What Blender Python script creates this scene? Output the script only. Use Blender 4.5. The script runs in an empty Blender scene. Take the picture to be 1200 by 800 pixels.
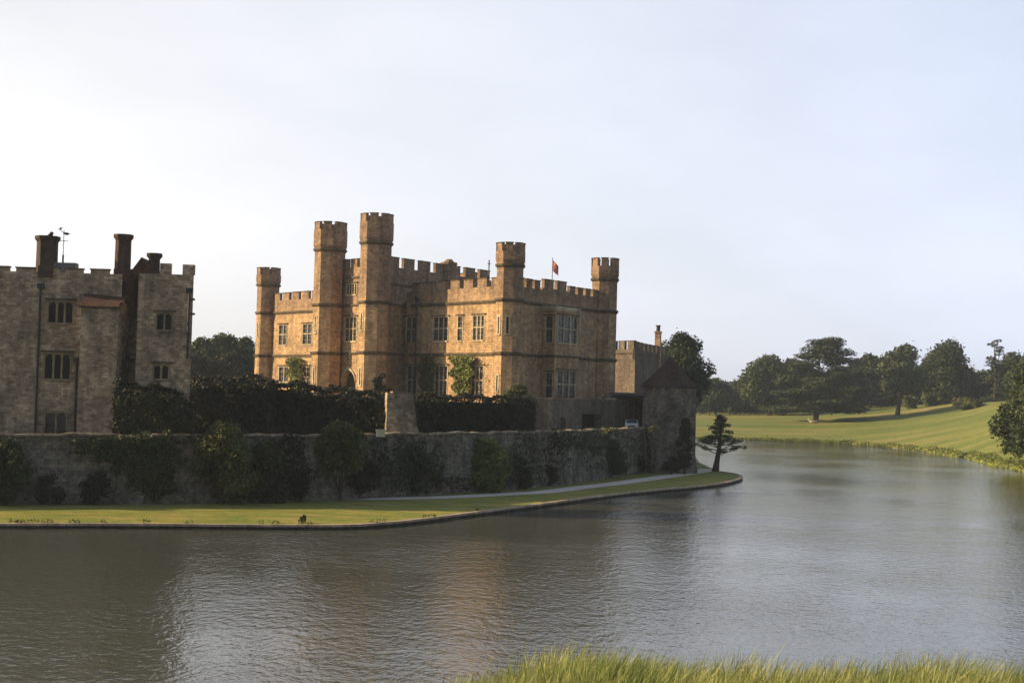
import bpy, bmesh, math, random
import numpy as np
from mathutils import Vector, Matrix

R = math.radians
random.seed(7)
rng = np.random.default_rng(11)
scene = bpy.context.scene
COL = scene.collection

# ------------------------------------------------------------------ camera
F_PX, PITCH, ROLL, EYE = 1667.0, math.atan(63 / 1667.0), 0.0265, 9.0
Fw = Vector((0, math.cos(PITCH), math.sin(PITCH)))
U0 = Vector((0, -math.sin(PITCH), math.cos(PITCH)))
R0 = Vector((1, 0, 0))
Rt = R0 * math.cos(ROLL) + U0 * math.sin(ROLL)
Up = -R0 * math.sin(ROLL) + U0 * math.cos(ROLL)
cam_d = bpy.data.cameras.new('camera')
cam_d.sensor_width = 36.0
cam_d.lens = 36.0 * F_PX / 1200.0
cam_d.clip_start, cam_d.clip_end = 0.1, 9000
cam = bpy.data.objects.new('camera', cam_d)
COL.objects.link(cam)
cam.matrix_world = Matrix(((Rt.x, Up.x, -Fw.x, 0), (Rt.y, Up.y, -Fw.y, 0), (Rt.z, Up.z, -Fw.z, EYE), (0, 0, 0, 1)))
scene.camera = cam

# ------------------------------------------------------------------ light
SUN_AZ, SUN_EL = 177.5, 22.0          # azimuth counted from +X, counter-clockwise
world = bpy.data.worlds.new('World')
scene.world = world
world.use_nodes = True
wn, wl = world.node_tree.nodes, world.node_tree.links
wn.clear()
sky = wn.new('ShaderNodeTexSky')
sky.sky_type = 'NISHITA'
sky.sun_disc = False
sky.sun_elevation = R(SUN_EL)
sky.sun_rotation = R(90 - SUN_AZ)
sky.air_density, sky.dust_density, sky.ozone_density = 1.0, 3.0, 1.0
# thin high cloud veil: thick and pale low down, thinning overhead
tc = wn.new('ShaderNodeTexCoord')
sep = wn.new('ShaderNodeSeparateXYZ')
wl.new(tc.outputs['Generated'], sep.inputs[0])
veil = wn.new('ShaderNodeMapRange')
veil.inputs['From Min'].default_value, veil.inputs['From Max'].default_value = 0.0, 0.75
veil.inputs['To Min'].default_value, veil.inputs['To Max'].default_value = 0.92, 0.12
wl.new(sep.outputs['Z'], veil.inputs['Value'])
side = wn.new('ShaderNodeMapRange')
side.inputs['From Min'].default_value, side.inputs['From Max'].default_value = -0.4, 0.4
wl.new(sep.outputs['X'], side.inputs['Value'])
vc = wn.new('ShaderNodeMix'); vc.data_type = 'RGBA'
vc.inputs[6].default_value = (9.3, 8.95, 8.75, 1)
vc.inputs[7].default_value = (6.7, 7.35, 9.1, 1)
wl.new(side.outputs[0], vc.inputs[0])
wns = wn.new('ShaderNodeTexNoise')
wns.inputs['Scale'].default_value = 2.3
wns.inputs['Detail'].default_value = 6
wmp = wn.new('ShaderNodeMapping')
wmp.inputs['Scale'].default_value = (1, 1, 2.6)
wl.new(tc.outputs['Generated'], wmp.inputs[0])
wl.new(wmp.outputs[0], wns.inputs[0])
wr = wn.new('ShaderNodeMapRange')
wr.inputs['From Min'].default_value, wr.inputs['From Max'].default_value = 0.35, 0.7
wr.inputs['To Min'].default_value, wr.inputs['To Max'].default_value = 0.8, 1.12
wl.new(wns.outputs[0], wr.inputs['Value'])
vm = wn.new('ShaderNodeMath'); vm.operation = 'MULTIPLY'; vm.use_clamp = True
wl.new(veil.outputs[0], vm.inputs[0]); wl.new(wr.outputs[0], vm.inputs[1])
mx = wn.new('ShaderNodeMix'); mx.data_type = 'RGBA'
wl.new(vm.outputs[0], mx.inputs[0])
wl.new(sky.outputs[0], mx.inputs[6])
# darker unseen sky added behind the camera to cut ambient light on shaded walls
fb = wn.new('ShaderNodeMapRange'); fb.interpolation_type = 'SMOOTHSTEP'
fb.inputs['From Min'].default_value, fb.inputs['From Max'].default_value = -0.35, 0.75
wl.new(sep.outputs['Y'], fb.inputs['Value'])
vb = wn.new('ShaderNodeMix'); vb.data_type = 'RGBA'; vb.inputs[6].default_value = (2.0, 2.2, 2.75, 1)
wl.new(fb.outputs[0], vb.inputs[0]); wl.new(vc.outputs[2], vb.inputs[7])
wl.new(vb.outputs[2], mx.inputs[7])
bg = wn.new('ShaderNodeBackground')
bg.inputs['Strength'].default_value = 0.09
wo = wn.new('ShaderNodeOutputWorld')
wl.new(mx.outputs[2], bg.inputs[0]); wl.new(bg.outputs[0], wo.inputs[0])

sun_d = bpy.data.lights.new('sun', 'SUN')
sun_d.energy, sun_d.angle, sun_d.color = 5.0, R(0.6), (1.0, 0.735, 0.4)
sun = bpy.data.objects.new('sun', sun_d)
COL.objects.link(sun)
sd = Vector((math.cos(R(SUN_AZ)) * math.cos(R(SUN_EL)), math.sin(R(SUN_AZ)) * math.cos(R(SUN_EL)), math.sin(R(SUN_EL))))
sun.rotation_euler = sd.to_track_quat('Z', 'Y').to_euler()
sun.location = (-60, 0, 60)

scene.view_settings.view_transform = 'Standard'
scene.view_settings.look = 'None'
scene.view_settings.exposure = 0.62
scene.view_settings.gamma = 1.0
scene.cycles.max_bounces = 6
scene.cycles.volume_bounces = 0
scene.cycles.transparent_max_bounces = 6

# ------------------------------------------------------------------ measuring helpers
def ray(px, py):
    return Fw + Rt * ((px - 600) / F_PX) - Up * ((py - 400) / F_PX)
EYEP = Vector((0, 0, EYE))
def at(px, py, z):
    d = ray(px, py); return EYEP + d * ((z - EYE) / d.z)
def atd(px, py, Y):
    d = ray(px, py); return EYEP + d * (Y / d.y)
def hit(px, py, p0, n):
    d = ray(px, py); return EYEP + d * ((p0 - EYEP).dot(n) / d.dot(n))
def horizon(px): return 463 + (px - 600) * 0.0265
def ctrl(pts, x):
    if x <= pts[0][0]: return pts[0][1]
    for (a, va), (b, vb) in zip(pts, pts[1:]):
        if x <= b: return va + (vb - va) * (x - a) / (b - a)
    return pts[-1][1]
def V(x, y, z=0.0): return Vector((x, y, z))
Z = Vector((0, 0, 1))

# ------------------------------------------------------------------ materials
def new_mat(name):
    m = bpy.data.materials.new(name); m.use_nodes = True
    nt = m.node_tree
    return m, nt, nt.nodes, nt.links, nt.nodes['Principled BSDF']
def noise(nd, lk, vec, scale, detail=4, rough=0.6):
    n = nd.new('ShaderNodeTexNoise')
    n.inputs['Scale'].default_value, n.inputs['Detail'].default_value, n.inputs['Roughness'].default_value = scale, detail, rough
    if vec is not None: lk.new(vec, n.inputs['Vector'])
    return n.outputs['Fac']
def ramp(nd, lk, fac, stops):
    r = nd.new('ShaderNodeValToRGB')
    el = r.color_ramp.elements
    while len(el) < len(stops): el.new(0.5)
    for e, (p, c) in zip(el, stops):
        e.position = p; e.color = (c[0], c[1], c[2], 1)
    lk.new(fac, r.inputs[0])
    return r.outputs[0]
def mixc(nd, lk, fac, a, b, mode='MIX'):
    m = nd.new('ShaderNodeMix'); m.data_type = 'RGBA'; m.blend_type = mode
    for s, v in ((0, fac), (6, a), (7, b)):
        if isinstance(v, (int, float)): m.inputs[s].default_value = v
        elif isinstance(v, tuple): m.inputs[s].default_value = (v[0], v[1], v[2], 1)
        else: lk.new(v, m.inputs[s])
    return m.outputs[2]
def maprange(nd, lk, v, a, b, c, d):
    m = nd.new('ShaderNodeMapRange')
    for k, x in zip(('From Min', 'From Max', 'To Min', 'To Max'), (a, b, c, d)): m.inputs[k].default_value = x
    lk.new(v, m.inputs['Value']); return m.outputs[0]
def bump(nd, lk, p, h, strength, dist):
    b = nd.new('ShaderNodeBump'); b.inputs['Strength'].default_value = strength; b.inputs['Distance'].default_value = dist
    lk.new(h, b.inputs['Height']); lk.new(b.outputs[0], p.inputs['Normal'])

def stone(name, c1, c2, mortar, bw=0.62, bh=0.3, weather=None, blotch=(0.62, 1.25), wz=(19.0, 21.5)):
    m, nt, nd, lk, p = new_mat(name)
    g = nd.new('ShaderNodeNewGeometry')
    cr = nd.new('ShaderNodeVectorMath'); cr.operation = 'CROSS_PRODUCT'
    lk.new(g.outputs['True Normal'], cr.inputs[0]); cr.inputs[1].default_value = (0, 0, 1)
    dt = nd.new('ShaderNodeVectorMath'); dt.operation = 'DOT_PRODUCT'
    lk.new(g.outputs['Position'], dt.inputs[0]); lk.new(cr.outputs[0], dt.inputs[1])
    sp = nd.new('ShaderNodeSeparateXYZ'); lk.new(g.outputs['Position'], sp.inputs[0])
    cb = nd.new('ShaderNodeCombineXYZ'); lk.new(dt.outputs['Value'], cb.inputs[0]); lk.new(sp.outputs['Z'], cb.inputs[1])
    wob = nd.new('ShaderNodeTexNoise'); wob.inputs['Scale'].default_value = 1.3; wob.inputs['Detail'].default_value = 3
    lk.new(g.outputs['Position'], wob.inputs['Vector'])
    ws = nd.new('ShaderNodeVectorMath'); ws.operation = 'MULTIPLY_ADD'
    lk.new(wob.outputs['Color'], ws.inputs[0]); ws.inputs[1].default_value = (0.22, 0.16, 0); lk.new(cb.outputs[0], ws.inputs[2])
    br = nd.new('ShaderNodeTexBrick')
    lk.new(ws.outputs[0], br.inputs['Vector'])
    br.inputs['Color1'].default_value = (*c1, 1); br.inputs['Color2'].default_value = (*c2, 1); br.inputs['Mortar'].default_value = (*mortar, 1)
    br.inputs['Scale'].default_value = 1.0; br.inputs['Mortar Size'].default_value = 0.018; br.inputs['Mortar Smooth'].default_value = 0.6
    br.inputs['Brick Width'].default_value = bw; br.inputs['Row Height'].default_value = bh; br.inputs['Bias'].default_value = -0.1
    n1 = noise(nd, lk, g.outputs['Position'], 0.35, 6, 0.65)
    n2 = noise(nd, lk, g.outputs['Position'], 2.2, 4, 0.7)
    c = mixc(nd, lk, 1.0, br.outputs['Color'], ramp(nd, lk, n1, [(0.3, (blotch[0],) * 3), (0.7, (blotch[1], blotch[1], blotch[1] * 0.95))]), 'MULTIPLY')
    c = mixc(nd, lk, 0.85, c, ramp(nd, lk, n2, [(0.3, (0.6, 0.6, 0.62)), (0.68, (1.28, 1.25, 1.2))]), 'MULTIPLY')
    # rain streaks running down the face
    mp = nd.new('ShaderNodeMapping'); mp.inputs['Scale'].default_value = (0.9, 0.12, 1); lk.new(cb.outputs[0], mp.inputs[0])
    st = noise(nd, lk, mp.outputs[0], 1.6, 5, 0.6)
    c = mixc(nd, lk, 0.75, c, ramp(nd, lk, st, [(0.38, (0.6, 0.6, 0.62)), (0.6, (1.08, 1.06, 1.02))]), 'MULTIPLY')
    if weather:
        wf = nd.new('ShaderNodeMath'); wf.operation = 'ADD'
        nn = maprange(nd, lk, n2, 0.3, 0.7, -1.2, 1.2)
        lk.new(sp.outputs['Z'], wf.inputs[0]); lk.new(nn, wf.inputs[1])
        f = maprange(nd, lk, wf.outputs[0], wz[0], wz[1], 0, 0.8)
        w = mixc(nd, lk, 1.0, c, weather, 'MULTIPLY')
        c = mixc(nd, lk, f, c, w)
    lk.new(c, p.inputs['Base Color'])
    p.inputs['Roughness'].default_value = 0.9
    p.inputs['Specular IOR Level'].default_value = 0.2
    hh = nd.new('ShaderNodeMath'); hh.operation = 'MULTIPLY_ADD'
    lk.new(br.outputs['Fac'], hh.inputs[0]); hh.inputs[1].default_value = -1.0; lk.new(n2, hh.inputs[2])
    bump(nd, lk, p, hh.outputs[0], 0.7, 0.06)
    return m

M = {}
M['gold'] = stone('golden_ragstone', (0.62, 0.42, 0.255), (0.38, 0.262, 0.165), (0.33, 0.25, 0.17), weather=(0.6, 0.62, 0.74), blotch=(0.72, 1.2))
M['gold_trim'] = stone('dressed_stone', (0.68, 0.59, 0.45), (0.56, 0.48, 0.36), (0.25, 0.19, 0.13), 0.9, 0.4)
M['course'] = stone('weathered_string_course', (0.16, 0.125, 0.09), (0.12, 0.1, 0.08), (0.08, 0.07, 0.06), 1.2, 0.5)
M['grey'] = stone('grey_ragstone', (0.54, 0.435, 0.33), (0.24, 0.19, 0.145), (0.33, 0.27, 0.21), 0.4, 0.2, blotch=(0.55, 1.4))
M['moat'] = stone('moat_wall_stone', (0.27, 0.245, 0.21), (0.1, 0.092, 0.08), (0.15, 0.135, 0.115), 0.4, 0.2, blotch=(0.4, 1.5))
M['coping'] = stone('coping_stone', (0.42, 0.31, 0.24), (0.3, 0.225, 0.18), (0.2, 0.16, 0.13), 0.9, 0.5)
M['kerb'] = stone('kerb_stone', (0.6, 0.46, 0.36), (0.45, 0.34, 0.26), (0.3, 0.24, 0.2), 0.9, 0.5)
M['wet'] = stone('wet_stone', (0.07, 0.065, 0.05), (0.04, 0.038, 0.03), (0.03, 0.03, 0.025), 0.5, 0.24)
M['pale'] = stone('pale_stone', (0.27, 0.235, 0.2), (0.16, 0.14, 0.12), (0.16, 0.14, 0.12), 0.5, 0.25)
M['frame_grey'] = stone('window_dressing', (0.36, 0.3, 0.22), (0.3, 0.245, 0.18), (0.2, 0.17, 0.13), 0.9, 0.45)
M['range'] = stone('brown_grey_stone', (0.2, 0.165, 0.14), (0.12, 0.1, 0.085), (0.12, 0.1, 0.09), 0.5, 0.25)
M['brick'] = stone('red_brick', (0.13, 0.07, 0.055), (0.09, 0.052, 0.045), (0.09, 0.075, 0.065), 0.23, 0.08)
M['tile'] = stone('clay_roof_tiles', (0.12, 0.065, 0.05), (0.085, 0.05, 0.042), (0.05, 0.035, 0.03), 0.3, 0.2)
M['tile_dark'] = stone('old_brown_tiles', (0.085, 0.052, 0.042), (0.055, 0.038, 0.034), (0.03, 0.025, 0.022), 0.3, 0.2)
M['chim'] = stone('sooty_brick', (0.095, 0.07, 0.06), (0.065, 0.052, 0.048), (0.06, 0.05, 0.045), 0.23, 0.08)

def simple(name, col, rough=0.6, metal=0.0, spec=0.5, var=0.0, vscale=3.0):
    m, nt, nd, lk, p = new_mat(name)
    p.inputs['Roughness'].default_value = rough; p.inputs['Metallic'].default_value = metal
    p.inputs['Specular IOR Level'].default_value = spec
    if var:
        g = nd.new('ShaderNodeNewGeometry')
        n = noise(nd, lk, g.outputs['Position'], vscale, 5)
        a = tuple(c * (1 - var) for c in col); b = tuple(min(1, c * (1 + var)) for c in col)
        lk.new(ramp(nd, lk, n, [(0.3, a), (0.7, b)]), p.inputs['Base Color'])
    else: p.inputs['Base Color'].default_value = (*col, 1)
    return m
M['lead'] = simple('lead_sheet', (0.13, 0.135, 0.15), 0.6, 0, 0.4, 0.25, 1.2)
M['iron'] = simple('black_iron', (0.03, 0.03, 0.032), 0.6, 0, 0.4, 0.2)
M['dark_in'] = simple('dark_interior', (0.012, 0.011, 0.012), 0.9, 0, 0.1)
M['door'] = simple('oak_door', (0.075, 0.045, 0.025), 0.7, 0, 0.3, 0.3, 5)
M['bark'] = simple('bark', (0.075, 0.058, 0.045), 0.9, 0, 0.1, 0.4, 4)
M['cream'] = simple('cream_paint', (0.6, 0.54, 0.42), 0.7, 0, 0.3, 0.15, 6)
M['wood'] = simple('weathered_wood', (0.13, 0.11, 0.085), 0.85, 0, 0.2, 0.3, 4)
M['white'] = simple('white_car_paint', (0.72, 0.74, 0.78), 0.25, 0, 0.5)
M['rubber'] = simple('rubber', (0.02, 0.02, 0.02), 0.85)
M['chrome'] = simple('chrome', (0.6, 0.6, 0.62), 0.25, 1.0)
M['red_lamp'] = simple('red_lamp', (0.35, 0.02, 0.02), 0.3)
M['lamp'] = simple('headlamp', (0.75, 0.75, 0.72), 0.15)
M['flag_white'] = simple('flag_white', (0.65, 0.6, 0.58), 0.85)
M['flag_red'] = simple('flag_red', (0.7, 0.17, 0.1), 0.85)
M['wool'] = simple('fleece', (0.7, 0.65, 0.56), 0.95, 0, 0.1, 0.12, 9)
M['wool_tan'] = simple('tan_fleece', (0.5, 0.36, 0.25), 0.95, 0, 0.1, 0.12, 9)
M['blackface'] = simple('dark_face', (0.08, 0.06, 0.05), 0.9)

def glass_mat():
    m, nt, nd, lk, p = new_mat('leaded_glass')
    g = nd.new('ShaderNodeNewGeometry')
    n = noise(nd, lk, g.outputs['Position'], 1.6, 2)
    lk.new(ramp(nd, lk, n, [(0.3, (0.015, 0.015, 0.02)), (0.62, (0.04, 0.04, 0.05)), (0.78, (0.22, 0.22, 0.23))]), p.inputs['Base Color'])
    p.inputs['Roughness'].default_value = 0.12
    n2 = noise(nd, lk, g.outputs['Position'], 3.0, 1)
    bump(nd, lk, p, n2, 0.35, 0.12)
    return m
M['glass'] = glass_mat()
M['glass_dark'] = simple('dark_window_glass', (0.01, 0.01, 0.012), 0.5, 0, 0.15)
M['lattice'] = simple('lead_window_bars', (0.27, 0.255, 0.235), 0.7)

def leaf_mat(name, dark, light, scale=0.35, trans=0.25):
    m, nt, nd, lk, p = new_mat(name)
    g = nd.new('ShaderNodeNewGeometry')
    n = noise(nd, lk, g.outputs['Position'], scale, 3, 0.6)
    c = ramp(nd, lk, n, [(0.32, dark), (0.7, light)])
    rp = maprange(nd, lk, g.outputs['Random Per Island'], 0, 1, 0.5, 1.65)
    hs = nd.new('ShaderNodeHueSaturation'); lk.new(rp, hs.inputs['Value']); lk.new(c, hs.inputs['Color'])
    p.inputs['Roughness'].default_value = 0.65; p.inputs['Specular IOR Level'].default_value = 0.25
    lk.new(hs.outputs[0], p.inputs['Base Color'])
    t = nd.new('ShaderNodeBsdfTranslucent'); lk.new(hs.outputs[0], t.inputs[0])
    mi = nd.new('ShaderNodeMixShader'); mi.inputs[0].default_value = trans
    lk.new(p.outputs[0], mi.inputs[1]); lk.new(t.outputs[0], mi.inputs[2])
    lk.new(mi.outputs[0], nd['Material Output'].inputs[0])
    return m
M['leaf_tree'] = leaf_mat('broadleaf_foliage', (0.028, 0.045, 0.015), (0.075, 0.1, 0.03), 0.12)
M['leaf_far'] = leaf_mat('distant_foliage', (0.022, 0.036, 0.017), (0.06, 0.082, 0.03), 0.11)
M['leaf_cedar'] = leaf_mat('cedar_foliage', (0.032, 0.048, 0.026), (0.095, 0.12, 0.055), 0.3, 0.1)
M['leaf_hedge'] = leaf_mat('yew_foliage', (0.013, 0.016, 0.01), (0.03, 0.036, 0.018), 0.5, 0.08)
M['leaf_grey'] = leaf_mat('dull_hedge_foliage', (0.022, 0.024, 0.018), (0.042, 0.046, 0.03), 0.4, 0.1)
M['leaf_ivy'] = leaf_mat('ivy_foliage', (0.022, 0.033, 0.013), (0.058, 0.075, 0.028), 0.6, 0.12)
M['leaf_shrub'] = leaf_mat('shrub_foliage', (0.035, 0.045, 0.016), (0.14, 0.155, 0.05), 0.55)
M['leaf_lime'] = leaf_mat('climber_foliage', (0.07, 0.09, 0.02), (0.24, 0.27, 0.08), 0.7)
M['reed'] = leaf_mat('reed_blades', (0.14, 0.19, 0.05), (0.42, 0.42, 0.16), 1.6, 0.35)

def grass_mat(name, stops, s1, s2, stretch=(1, 1, 1)):
    m, nt, nd, lk, p = new_mat(name)
    g = nd.new('ShaderNodeNewGeometry')
    mp = nd.new('ShaderNodeMapping'); mp.inputs['Scale'].default_value = stretch; lk.new(g.outputs['Position'], mp.inputs[0])
    n = noise(nd, lk, mp.outputs[0], s1, 6, 0.62)
    c = ramp(nd, lk, n, stops)
    n2 = noise(nd, lk, g.outputs['Position'], s2, 4, 0.7)
    c = mixc(nd, lk, 0.9, c, ramp(nd, lk, n2, [(0.3, (0.72, 0.74, 0.7)), (0.7, (1.25, 1.22, 1.2))]), 'MULTIPLY')
    lk.new(c, p.inputs['Base Color']); p.inputs['Roughness'].default_value = 0.95; p.inputs['Specular IOR Level'].default_value = 0.1
    bump(nd, lk, p, n2, 0.8, 0.12)
    return m
M['lawn'] = grass_mat('mown_lawn', [(0.32, (0.12, 0.175, 0.035)), (0.5, (0.215, 0.225, 0.05)), (0.66, (0.33, 0.26, 0.085))], 0.35, 2.2, (0.7, 2.0, 1))
M['meadow'] = grass_mat('dry_meadow', [(0.3, (0.1, 0.14, 0.035)), (0.47, (0.16, 0.19, 0.05)), (0.58, (0.23, 0.215, 0.07)), (0.7, (0.33, 0.24, 0.12))], 0.05, 0.8, (0.45, 1.3, 1))
M['bank'] = grass_mat('bank_grass', [(0.3, (0.07, 0.09, 0.025)), (0.7, (0.14, 0.15, 0.05))], 0.6, 6.0)
M['court'] = grass_mat('courtyard_grass', [(0.3, (0.05, 0.06, 0.02)), (0.7, (0.1, 0.105, 0.04))], 0.3, 3.0)
M['woods'] = grass_mat('wooded_hills', [(0.3, (0.03, 0.045, 0.025)), (0.7, (0.06, 0.075, 0.04))], 0.02, 0.1)
M['gravel'] = grass_mat('path_gravel', [(0.3, (0.6, 0.54, 0.48)), (0.7, (0.78, 0.71, 0.64))], 0.5, 8.0)

def water_mat():
    m, nt, nd, lk, p = new_mat('lake_water')
    g = nd.new('ShaderNodeNewGeometry')
    p.inputs['Base Color'].default_value = (0.07, 0.076, 0.064, 1)
    p.inputs['Roughness'].default_value = 0.06
    p.inputs['IOR'].default_value = 1.333
    mp = nd.new('ShaderNodeMapping'); mp.inputs['Rotation'].default_value = (0, 0, R(28)); mp.inputs['Scale'].default_value = (1.0, 0.65, 1)
    lk.new(g.outputs['Position'], mp.inputs[0])
    n1 = noise(nd, lk, mp.outputs[0], 2.6, 3, 0.6)
    n2 = noise(nd, lk, g.outputs['Position'], 0.6, 2, 0.5)
    pat = noise(nd, lk, g.outputs['Position'], 0.045, 3, 0.5)
    pf = maprange(nd, lk, pat, 0.35, 0.65, 0.45, 1.25)
    a = nd.new('ShaderNodeMath'); a.operation = 'MULTIPLY_ADD'; lk.new(n2, a.inputs[0]); a.inputs[1].default_value = 0.7; lk.new(n1, a.inputs[2])
    b = nd.new('ShaderNodeMath'); b.operation = 'MULTIPLY'; lk.new(a.outputs[0], b.inputs[0]); lk.new(pf, b.inputs[1])
    bump(nd, lk, p, b.outputs[0], 1.0, 0.06)
    return m
M['water'] = water_mat()

# ------------------------------------------------------------------ mesh helpers
class MB:
    def __init__(s): s.v, s.f = [], []
    def face(s, *pts):
        i = len(s.v); s.v += [tuple(p) for p in pts]; s.f.append(tuple(range(i, i + len(pts)))); return s
    def box(s, o, a, b, c):           # corner o, edge vectors a, b, c (right-handed)
        P = [o, o + a, o + a + b, o + b, o + c, o + a + c, o + a + b + c, o + b + c]
        i = len(s.v); s.v += [tuple(p) for p in P]
        for q in ((0, 3, 2, 1), (4, 5, 6, 7), (0, 1, 5, 4), (1, 2, 6, 5), (2, 3, 7, 6), (3, 0, 4, 7)):
            s.f.append(tuple(i + k for k in q))
        return s
    def cbox(s, c, ux, sx, sy, z0, z1):   # box centred on c with horizontal axis ux
        ux = Vector((ux.x, ux.y, 0)).normalized(); uy = Vector((-ux.y, ux.x, 0))
        o = Vector((c.x, c.y, z0)) - ux * sx / 2 - uy * sy / 2
        return s.box(o, ux * sx, uy * sy, Z * (z1 - z0))
    def ring(s, c, r0, r1, z0, z1, n=8, a0=0.0, cap=True):
        i = len(s.v)
        for r, z in ((r0, z0), (r1, z1)):
            for k in range(n):
                a = a0 + 2 * math.pi * k / n
                s.v.append((c.x + r * math.cos(a), c.y + r * math.sin(a), z))
        for k in range(n):
            l = (k + 1) % n; s.f.append((i + k, i + l, i + n + l, i + n + k))
        if cap:
            s.f.append(tuple(i + n + k for k in range(n))); s.f.append(tuple(i + k for k in reversed(range(n))))
        return s
    def tube(s, pts, rad, n=8):
        i = len(s.v); pts = [Vector(p) for p in pts]
        for j, p in enumerate(pts):
            t = (pts[min(j + 1, len(pts) - 1)] - pts[max(j - 1, 0)]).normalized()
            x = t.cross(Vector((0.31, 0.95, 0.05))).normalized(); y = t.cross(x)
            r = rad[j] if isinstance(rad, (list, tuple)) else rad
            for k in range(n):
                a = 2 * math.pi * k / n; s.v.append(tuple(p + x * (r * math.cos(a)) + y * (r * math.sin(a))))
        for j in range(len(pts) - 1):
            for k in range(n):
                l = (k + 1) % n; s.f.append((i + j * n + k, i + j * n + l, i + (j + 1) * n + l, i + (j + 1) * n + k))
        e = i + (len(pts) - 1) * n
        s.f.append(tuple(i + k for k in reversed(range(n)))); s.f.append(tuple(e + k for k in range(n)))
        return s
    def build(s, name, mat, parent=None, smooth=False, fix=True):
        me = bpy.data.meshes.new(name); me.from_pydata(s.v, [], s.f)
        if fix:
            bm = bmesh.new(); bm.from_mesh(me)
            bmesh.ops.recalc_face_normals(bm, faces=bm.faces); bm.to_mesh(me); bm.free()
        me.materials.append(mat)
        if smooth: me.polygons.foreach_set('use_smooth', [True] * len(me.polygons))
        return link(name, me, parent)
def link(name, me, parent=None):
    o = bpy.data.objects.new(name, me); COL.objects.link(o)
    if parent is not None:
        o.parent = parent
        if parent.type == 'EMPTY': o.matrix_parent_inverse = Matrix.Translation(-Vector(parent.location))
    return o
def tag(o, label=None, cat=None, group=None, kind=None):
    if label: o['label'] = label
    if cat: o['category'] = cat
    if group: o['group'] = group
    if kind: o['kind'] = kind
    return o
def thing(name, loc, label, cat, group=None):
    o = bpy.data.objects.new(name, None); o.empty_display_size = 0.5; COL.objects.link(o); o.location = loc
    return tag(o, label, cat, group)

def quads_mesh(name, C, T, B, mat, parent=None):
    """leaf-sized quads: centres C, half-axes T and B (numpy n x 3)"""
    n = len(C)
    v = np.empty((n, 4, 3), dtype=np.float32)
    v[:, 0] = C - T; v[:, 1] = C - B * 0.8 + T * 0.1; v[:, 2] = C + T; v[:, 3] = C + B * 0.8 + T * 0.1
    me = bpy.data.meshes.new(name)
    me.vertices.add(n * 4); me.vertices.foreach_set('co', v.ravel())
    me.loops.add(n * 4); me.loops.foreach_set('vertex_index', np.arange(n * 4, dtype=np.int32))
    me.polygons.add(n); me.polygons.foreach_set('loop_start', np.arange(0, n * 4, 4, dtype=np.int32))
    me.update(calc_edges=True); me.materials.append(mat)
    return link(name, me, parent)
def unit(n):
    v = rng.normal(size=(n, 3)); return v / np.linalg.norm(v, axis=1)[:, None]
def leaves(name, C, size, mat, parent=None, flat=0.0, outward=None):
    n = len(C)
    N = unit(n)
    if outward is not None: N = N * 0.9 + outward; N /= np.linalg.norm(N, axis=1)[:, None]
    if flat: N[:, 2] += flat * 2.0; N /= np.linalg.norm(N, axis=1)[:, None]
    A = unit(n); T = np.cross(N, A); T /= np.linalg.norm(T, axis=1)[:, None] + 1e-9
    Bv = np.cross(N, T)
    s = size * rng.uniform(0.55, 1.3, size=(n, 1))
    return quads_mesh(name, C, T * s, Bv * s * 0.75, mat, parent)
def blob_pts(blobs, n):
    """points spread in shells of ellipsoid clumps: blobs = (cx,cy,cz,rx,ry,rz)"""
    b = np.array(blobs, dtype=float)
    w = b[:, 3] * b[:, 4] + b[:, 4] * b[:, 5] + b[:, 3] * b[:, 5]; w /= w.sum()
    idx = rng.choice(len(b), size=n, p=w)
    d = unit(n); r = rng.uniform(0.25, 1.0, size=(n, 1)) ** 0.45
    lump = 1 + 0.16 * np.sin(d[:, :1] * 7 + idx[:, None]) * np.cos(d[:, 1:2] * 6 + idx[:, None] * 2)
    spray = np.where(rng.random((n, 1)) < 0.1, rng.uniform(1.05, 1.38, (n, 1)), 1.0)
    return b[idx, :3] + d * r * lump * spray * b[idx, 3:6], d

# ------------------------------------------------------------------ shores
SHORE_PX = [(700, 262), (760, 290), (790, 332), (816, None), (870, None), (940, None), (1000, None), (1050, None), (1100, None), (1140, None), (1165, None), (1200, None)]
SHORE_PY = {816: 514, 870: 515, 940: 517, 1000: 519.5, 1050: 524, 1100: 531, 1140: 538, 1165: 545, 1200: 552}
shore = [(-1.25, 130), (-0.8, 180), (-0.35, 262)]
for px, d in SHORE_PX:
    if d is None:
        p = at(px, SHORE_PY[px], 0.1); shore.append((math.atan2(p.x, p.y), math.hypot(p.x, p.y)))
    else:
        shore.append((math.atan((px - 600) / F_PX), d))
shore += [(0.42, 150), (0.6, 100), (0.9, 60), (1.25, 40)]
def az_px(a): return 600 + F_PX * math.tan(a)
ZF = [(600, 4.0), (816, 4.3), (850, 4.5), (900, 4.8), (960, 6.2), (1000, 8.0), (1052, 9.3), (1110, 9.9), (1180, 11.0), (1300, 12)]
LR = [(816, 105), (900, 110), (960, 130), (1052, 170), (1200, 175)]
def terrain_z(x, y):
    a = math.atan2(x, y); d = math.hypot(x, y); s = ctrl(shore, a); px = az_px(a) if abs(a) < 1.2 else 600
    t = (d - s)
    if t < 0: return -1.2 + 1.2 * max(-1, t / 4 + 1) - 0.2
    z = 0.45 * min(1, t / 2.0) + (ctrl(ZF, px) - 0.45) * min(1.0, max(0, t) / ctrl(LR, px)) ** 0.95
    z += 0.12 * math.sin(x * 0.06 + 1) * math.sin(y * 0.045) * min(1, t / 30)
    return z

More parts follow.
